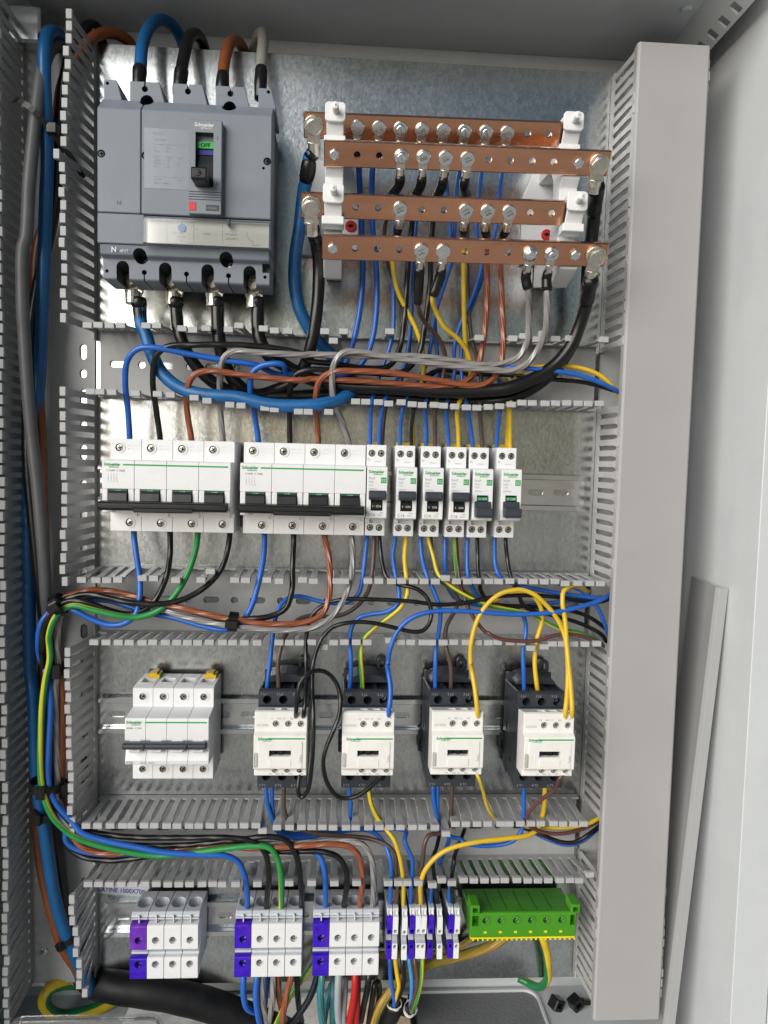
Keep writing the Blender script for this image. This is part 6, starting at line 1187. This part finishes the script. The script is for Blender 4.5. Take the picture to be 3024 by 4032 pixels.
    ('cable', 'tan earth cable sweeping from the green block to the cabinet opening', 'outgoing cables', 'w_gyt', 4.2, None, [(412.4,12,-829.4),(404.1,10,-844),(389.6,10,-853.4),(363.4,12,-860.9),(335.3,16,-864.7),(314.9,20,-869.1),(298.5,24,-878.2),(284.1,28,-891.9),(275.5,28,-906.7),(270.8,24,-928.7)], []),
    ('cable', 'olive earth wire running behind the small terminals to the green block', 'outgoing cables', 'w_gyt', 2.6, None, [(380.7,14,-835.3),(368.5,12,-845.1),(354.7,8,-856.6),(332.9,6,-863.4),(299.6,6,-864),(269.9,8,-862.2),(244.4,10,-866.5),(226.3,12,-870.4)], []),
    ('cable', 'green and yellow earth cable looping under the green block at the right', 'outgoing cables', 'w_gy2', 3.6, None, [(433.3,30,-821.7),(434.3,34,-828.4),(439.7,30,-844.3),(444,24,-863.7),(447.7,14,-884.4),(447.3,4,-899.5),(445,-10,-912.8),(439.5,-22,-917.6),(429.1,-28,-915.7)], []),
    ('cable', 'big black supply cable crossing behind the lower left terminals', 'thick feeder cables', 'sheath', 13.5, None, [(-59.8,-26,-880.9),(-26,-18,-885.6),(-3.3,-4,-893.2),(21.7,8,-891.4),(59.8,12,-894.8),(103.9,10,-907.6),(139.4,6,-924.9),(175.4,0,-945.9),(212.5,-8,-971)], []),
    ('cable', 'thick green and yellow cable looping at the bottom of the left duct', 'thick feeder cables', 'w_gy2', 5.2, None, [(11.7,-26,-927.4),(-1.2,-20,-932.4),(-18.7,-12,-932.7),(-35.6,-4,-929),(-44.9,4,-917.7),(-48.6,8,-903.3),(-44,6,-893.6),(-34,0,-893.1),(-22.6,-8,-898.7),(5.5,-22,-908.5),(59,-30,-918),(69.8,-32,-919.1)], []),
]
from mathutils import geometry

def lug_part(parent, k, x, big):
    r, wd, th, tl = (8.2, 6.0, 3.0, 14.0) if big else (6.0, 3.6, 2.0, 10.5)
    out = [(r * math.cos(a), r * math.sin(a)) for a in [math.radians(-50 + 280 * j / 20) for j in range(21)]]
    out += [(-wd, -tl), (wd, -tl)]
    b = NB(); q = []
    for n_ in (0.2, th): q.append([b.verts.new(V(*on_bar(k, x + u, v, n_))) for u, v in out])
    quadloop(b, q)
    rb = 5.6 if big else 3.2; a = on_bar(k, x, -tl + 2, 1.0); e = on_bar(k, x, -tl - (9 if big else 5), 0.5)
    cyl(b, a, tuple(e[i] - a[i] for i in range(3)), rb * 0.9, math.dist(a, e), 14, rb)
    p = part('lug', b, 'nickel', parent, 0.3)
    if big:
        b = NB(); cyl(b, on_bar(k, x, -tl - 4, rb * 0.8), NRM, 1.3, 1.2, 10); part('inspection_hole', b, 'darkscrew', p)
    return p

def tape_tube(parent, pts, r, name='tape'):
    sd = R.uniform(0, 50)
    f = lambda t, s: 1 + 0.10 * noise.noise(Vector((s * 90, sd, 0))) - 0.12 * max(0, (abs(t - 0.5) - 0.42) / 0.08)
    return put(name, tube_mesh(name, pts, r, 'tape', 14, 2.5, f), parent)

for nm, lab, grp, mt_, r, lug, pts, boots in WIRES:
    pts = [tuple(p) for p in pts]
    t = thing(nm, lab, nm, (pts[0][0], pts[0][1], pts[0][2]), grp)
    org = V(pts[0][0], pts[0][1], pts[0][2] + Z0)
    full = list(pts); tapes = [(list(p), rr) for p, rr in boots]
    if lug:
        k, x = lug; big = x > 20
        if not big: x = HX(x)
        end = on_bar(k, x, -20 if big else -14, 0.8)
        last = full[-1]
        mid = on_bar(k, x, -26 if big else -20, -0.5)
        full += [mid, end] if mid[2] > last[2] else [end]
        tapes.append(([last, mid, end] if mid[2] > last[2] else [last, end], r + (1.4 if big else max(1.9, 4.2 - r))))
    kids = []
    n_ = 16 if r > 4 else (12 if r > 2.1 else 10)
    sag = R.uniform(0, 100)
    wob = lambda tt, s: 1 + 0.035 * noise.noise(Vector((s * 60, sag, 0)))
    kids.append(put('insulation', tube_mesh('insulation', full, r * 1.13, mt_, n_, 4.5 if r > 4 else 3.5, wob, 0.32 if 'looping at the bottom' in lab else (0.8 if mt_ == 'w_green' else R.random())), t))
    for p, rr in tapes: kids.append(tape_tube(t, p, rr))
    if lug: kids.append(lug_part(t, k, x, big))
    if 'torn white' in lab:
        a, b2 = Vector(pts[0]), Vector(pts[1]); ax = (a - b2).normalized()
        b = NB(); lathe(b, tuple(a - ax * 3), tuple(ax), [(r * 0.7, 1), (r * 1.04, 1), (r * 1.06, 3.2), (r * 0.95, 4.0), (r * 0.8, 3.4)], 18)
        for v in b.verts: v.co += Vector((noise.noise(v.co * 900), noise.noise(v.co * 900 + Vector((9, 0, 0))), noise.noise(v.co * 900 + Vector((0, 9, 0))))) * 0.0016
        kids.append(part('torn_end', b, 'paper_white', t, smooth=True))
    off = V(pts[0][0], pts[0][1], pts[0][2])
    for o in kids: o.location = -off

# bolted lugs under the large breaker
for x in (17.5, 52.3, 87.2, 122.0):
    b = NB(); prism_d(b, [(x - 8, zz(-206)), (x + 8, zz(-206)), (x + 8, zz(-228)), (x + 5.6, zz(-234)), (x - 5.6, zz(-234)), (x - 8, zz(-228))], 38, 42)
    cyl(b, (x, 44, zz(-229)), (0, 0.05, -1), 6.4, 11, 16, 6.0)
    lathe(b, (x, 42, zz(-220)), (0, 1, 0), [(0.01, 0), (7.6, 0), (7.6, 1.4), (5.4, 1.6), (5.0, 10), (0.01, 10.6)], 20)
    part('terminal_lug', b, 'nickel', mc, 0.3)

# ================================================================== cable ties
def tie(c, ax, rx, label, width=4.6, head=(1, 0, 0), squash=0.8):
    t = thing('cable_tie', label, 'cable tie', c, 'black cable ties')
    a = V(*ax).normalized(); h = V(*head); u = (h - a * h.dot(a)).normalized(); v = a.cross(u)
    b = NB(); n = 26; rg = []
    for k in range(n):
        an = 6.28318 * k / n
        rg.append([b.verts.new(((u * math.cos(an) + v * math.sin(an) * squash) * (rx + e) + a * w2) * MM) for e, w2 in ((0, -width / 2), (1.3, -width / 2), (1.3, width / 2), (0, width / 2))])
    for k in range(n):
        A, B2 = rg[k], rg[(k + 1) % n]
        for j in range(4): b.faces.new((A[j], A[(j + 1) % 4], B2[(j + 1) % 4], B2[j]))
    part('strap', b, 'tie', t)
    b = NB(); cc = u * (rx + 2.2) * MM; w2 = width * 0.72; hh = []
    for e in (-2.4, 2.8): hh.append([b.verts.new(cc + (u * e + a * p * w2 + v * q * 3.6) * MM) for p, q in ((-1, -1), (1, -1), (1, 1), (-1, 1))])
    quadloop(b, hh); part('lock', b, 'tie', t, 0.6)
    return t
VIEW = (0.1, 1, 0)
tie((-14.8, 55, -503.7), (-0.9, 0, -0.55), 11.5, 'black cable tie gathering the bundle where it enters the left duct', 7.0, VIEW)
tie((136.7, 56, -517), (1, 0, -0.1), 8.0, 'black cable tie around the wire bundle in the middle of the middle duct', 7.5, VIEW, 0.95)
tie((-29.5, 49, -669.5), (0.1, 0, 1), 13.0, 'black cable tie around the green and blue wires low in the left duct', 8.0, VIEW, 1.0)
tie((-33, 36, -702), (0.15, 0, 1), 11.0, 'black cable tie on the thick blue cable just below another tie', 7.0, (-0.3, 1, 0), 1.0)
tie((-17.5, 48, -563), (0, 0, 1), 7.0, 'black cable tie on the grey wire beside the left duct fingers', 9.0, VIEW, 1.0)
tie((-14.5, 40, -675), (0, 0, 1), 6.5, 'black cable tie half hidden behind the left duct fingers', 9.0, VIEW, 1.0)
tie((-18, 25, -829), (0.45, 0, -1), 9.0, 'black cable tie around the blue and brown cables at the duct bottom', 5.0, (-0.6, 1, 0), 1.0)
st = thing('cable_tie', 'long black cable tie slanting across the cables at the top left', 'cable tie', (-40, 54, -100), 'black cable ties')
sp = [(-56, 40, -72), (-46, 54, -78), (-36, 56, -84), (-26, 53, -94), (-18, 46, -104), (-8, 34, -118), (-3, 24, -128)]
b = NB(); rr_ = []
for p in catmull(sp, 4): rr_.append([b.verts.new(V(p[0] + 40 + e * 0.66 * 2.4, p[1] - 54 + f_, p[2] + 100 + e * 0.75 * 2.4)) for e, f_ in ((-1, 0), (1, 0), (1, 1.2), (-1, 1.2))])
quadloop(b, rr_); part('strap', b, 'tie', st)
b = NB(); box(b, 15, 24, -9, -1, -2, 7); part('lock', b, 'tie', st, 0.8)

# ================================================================== clear plastic cover leaning at the bottom left
cp = thing('clear_cover', 'clear plastic cover with rounded corners standing at the bottom left', 'clear cover', (70, 66, -938))
xa, xb, za, zb = -55 - 70, 79.5 - 70, 0.5, 64.0
b = NB(); o_ = rrect(xa, xb, za, zb, 11, 6); i_ = rrect(xa + 3, xb - 3, za + 3, zb - 3, 8.5, 6); k_ = len(o_)
rg = [[b.verts.new(V(x, d, z)) for x, z in pr] for pr, d in ((o_, 0), (o_, 5), (i_, 5), (i_, 0))]
for A, B2 in zip(rg, rg[1:] + rg[:1]):
    for k in range(k_): b.faces.new((A[k], A[(k + 1) % k_], B2[(k + 1) % k_], B2[k]))
part('rim', b, 'acrylic', cp)
b = NB(); prism_d(b, rrect(xa + 2.9, xb - 2.9, za + 2.9, zb - 2.9, 8.4, 6), 1, 2.6); part('pane', b, 'acrylic', cp)

# black tie mounts lying on the floor by the right duct
for (x, d, z, rz, lab) in ((463, -10, -937, 0.5, 'black plastic tie mount lying on the cabinet floor, the larger one'), (488, -12, -937, -0.4, 'black plastic tie mount lying against the right duct foot')):
    t = thing('tie_mount', lab, 'tie mount', (x, d, z), rot=(0, rz, 0.4))
    b = NB(); box(b, -6, 6, -6, 6, 0, 12); me = to_mesh('mount_body', b, 'black', bevel=1.0); c = NB(); box(c, -3.4, 3.4, -10, 10, 4, 9.4); put('mount_body', cut(me, c), t)
    b = NB(); prism_d(b, [(5, 0), (16, -10), (20, -8), (9, 4)], -3, 3); part('tail', b, 'black', t, 0.8)

SC.cycles.max_bounces = 6; SC.cycles.diffuse_bounces = 3; SC.cycles.glossy_bounces = 3; SC.cycles.transmission_bounces = 5
SC.cycles.transparent_max_bounces = 6; SC.cycles.caustics_reflective = False; SC.cycles.caustics_refractive = False
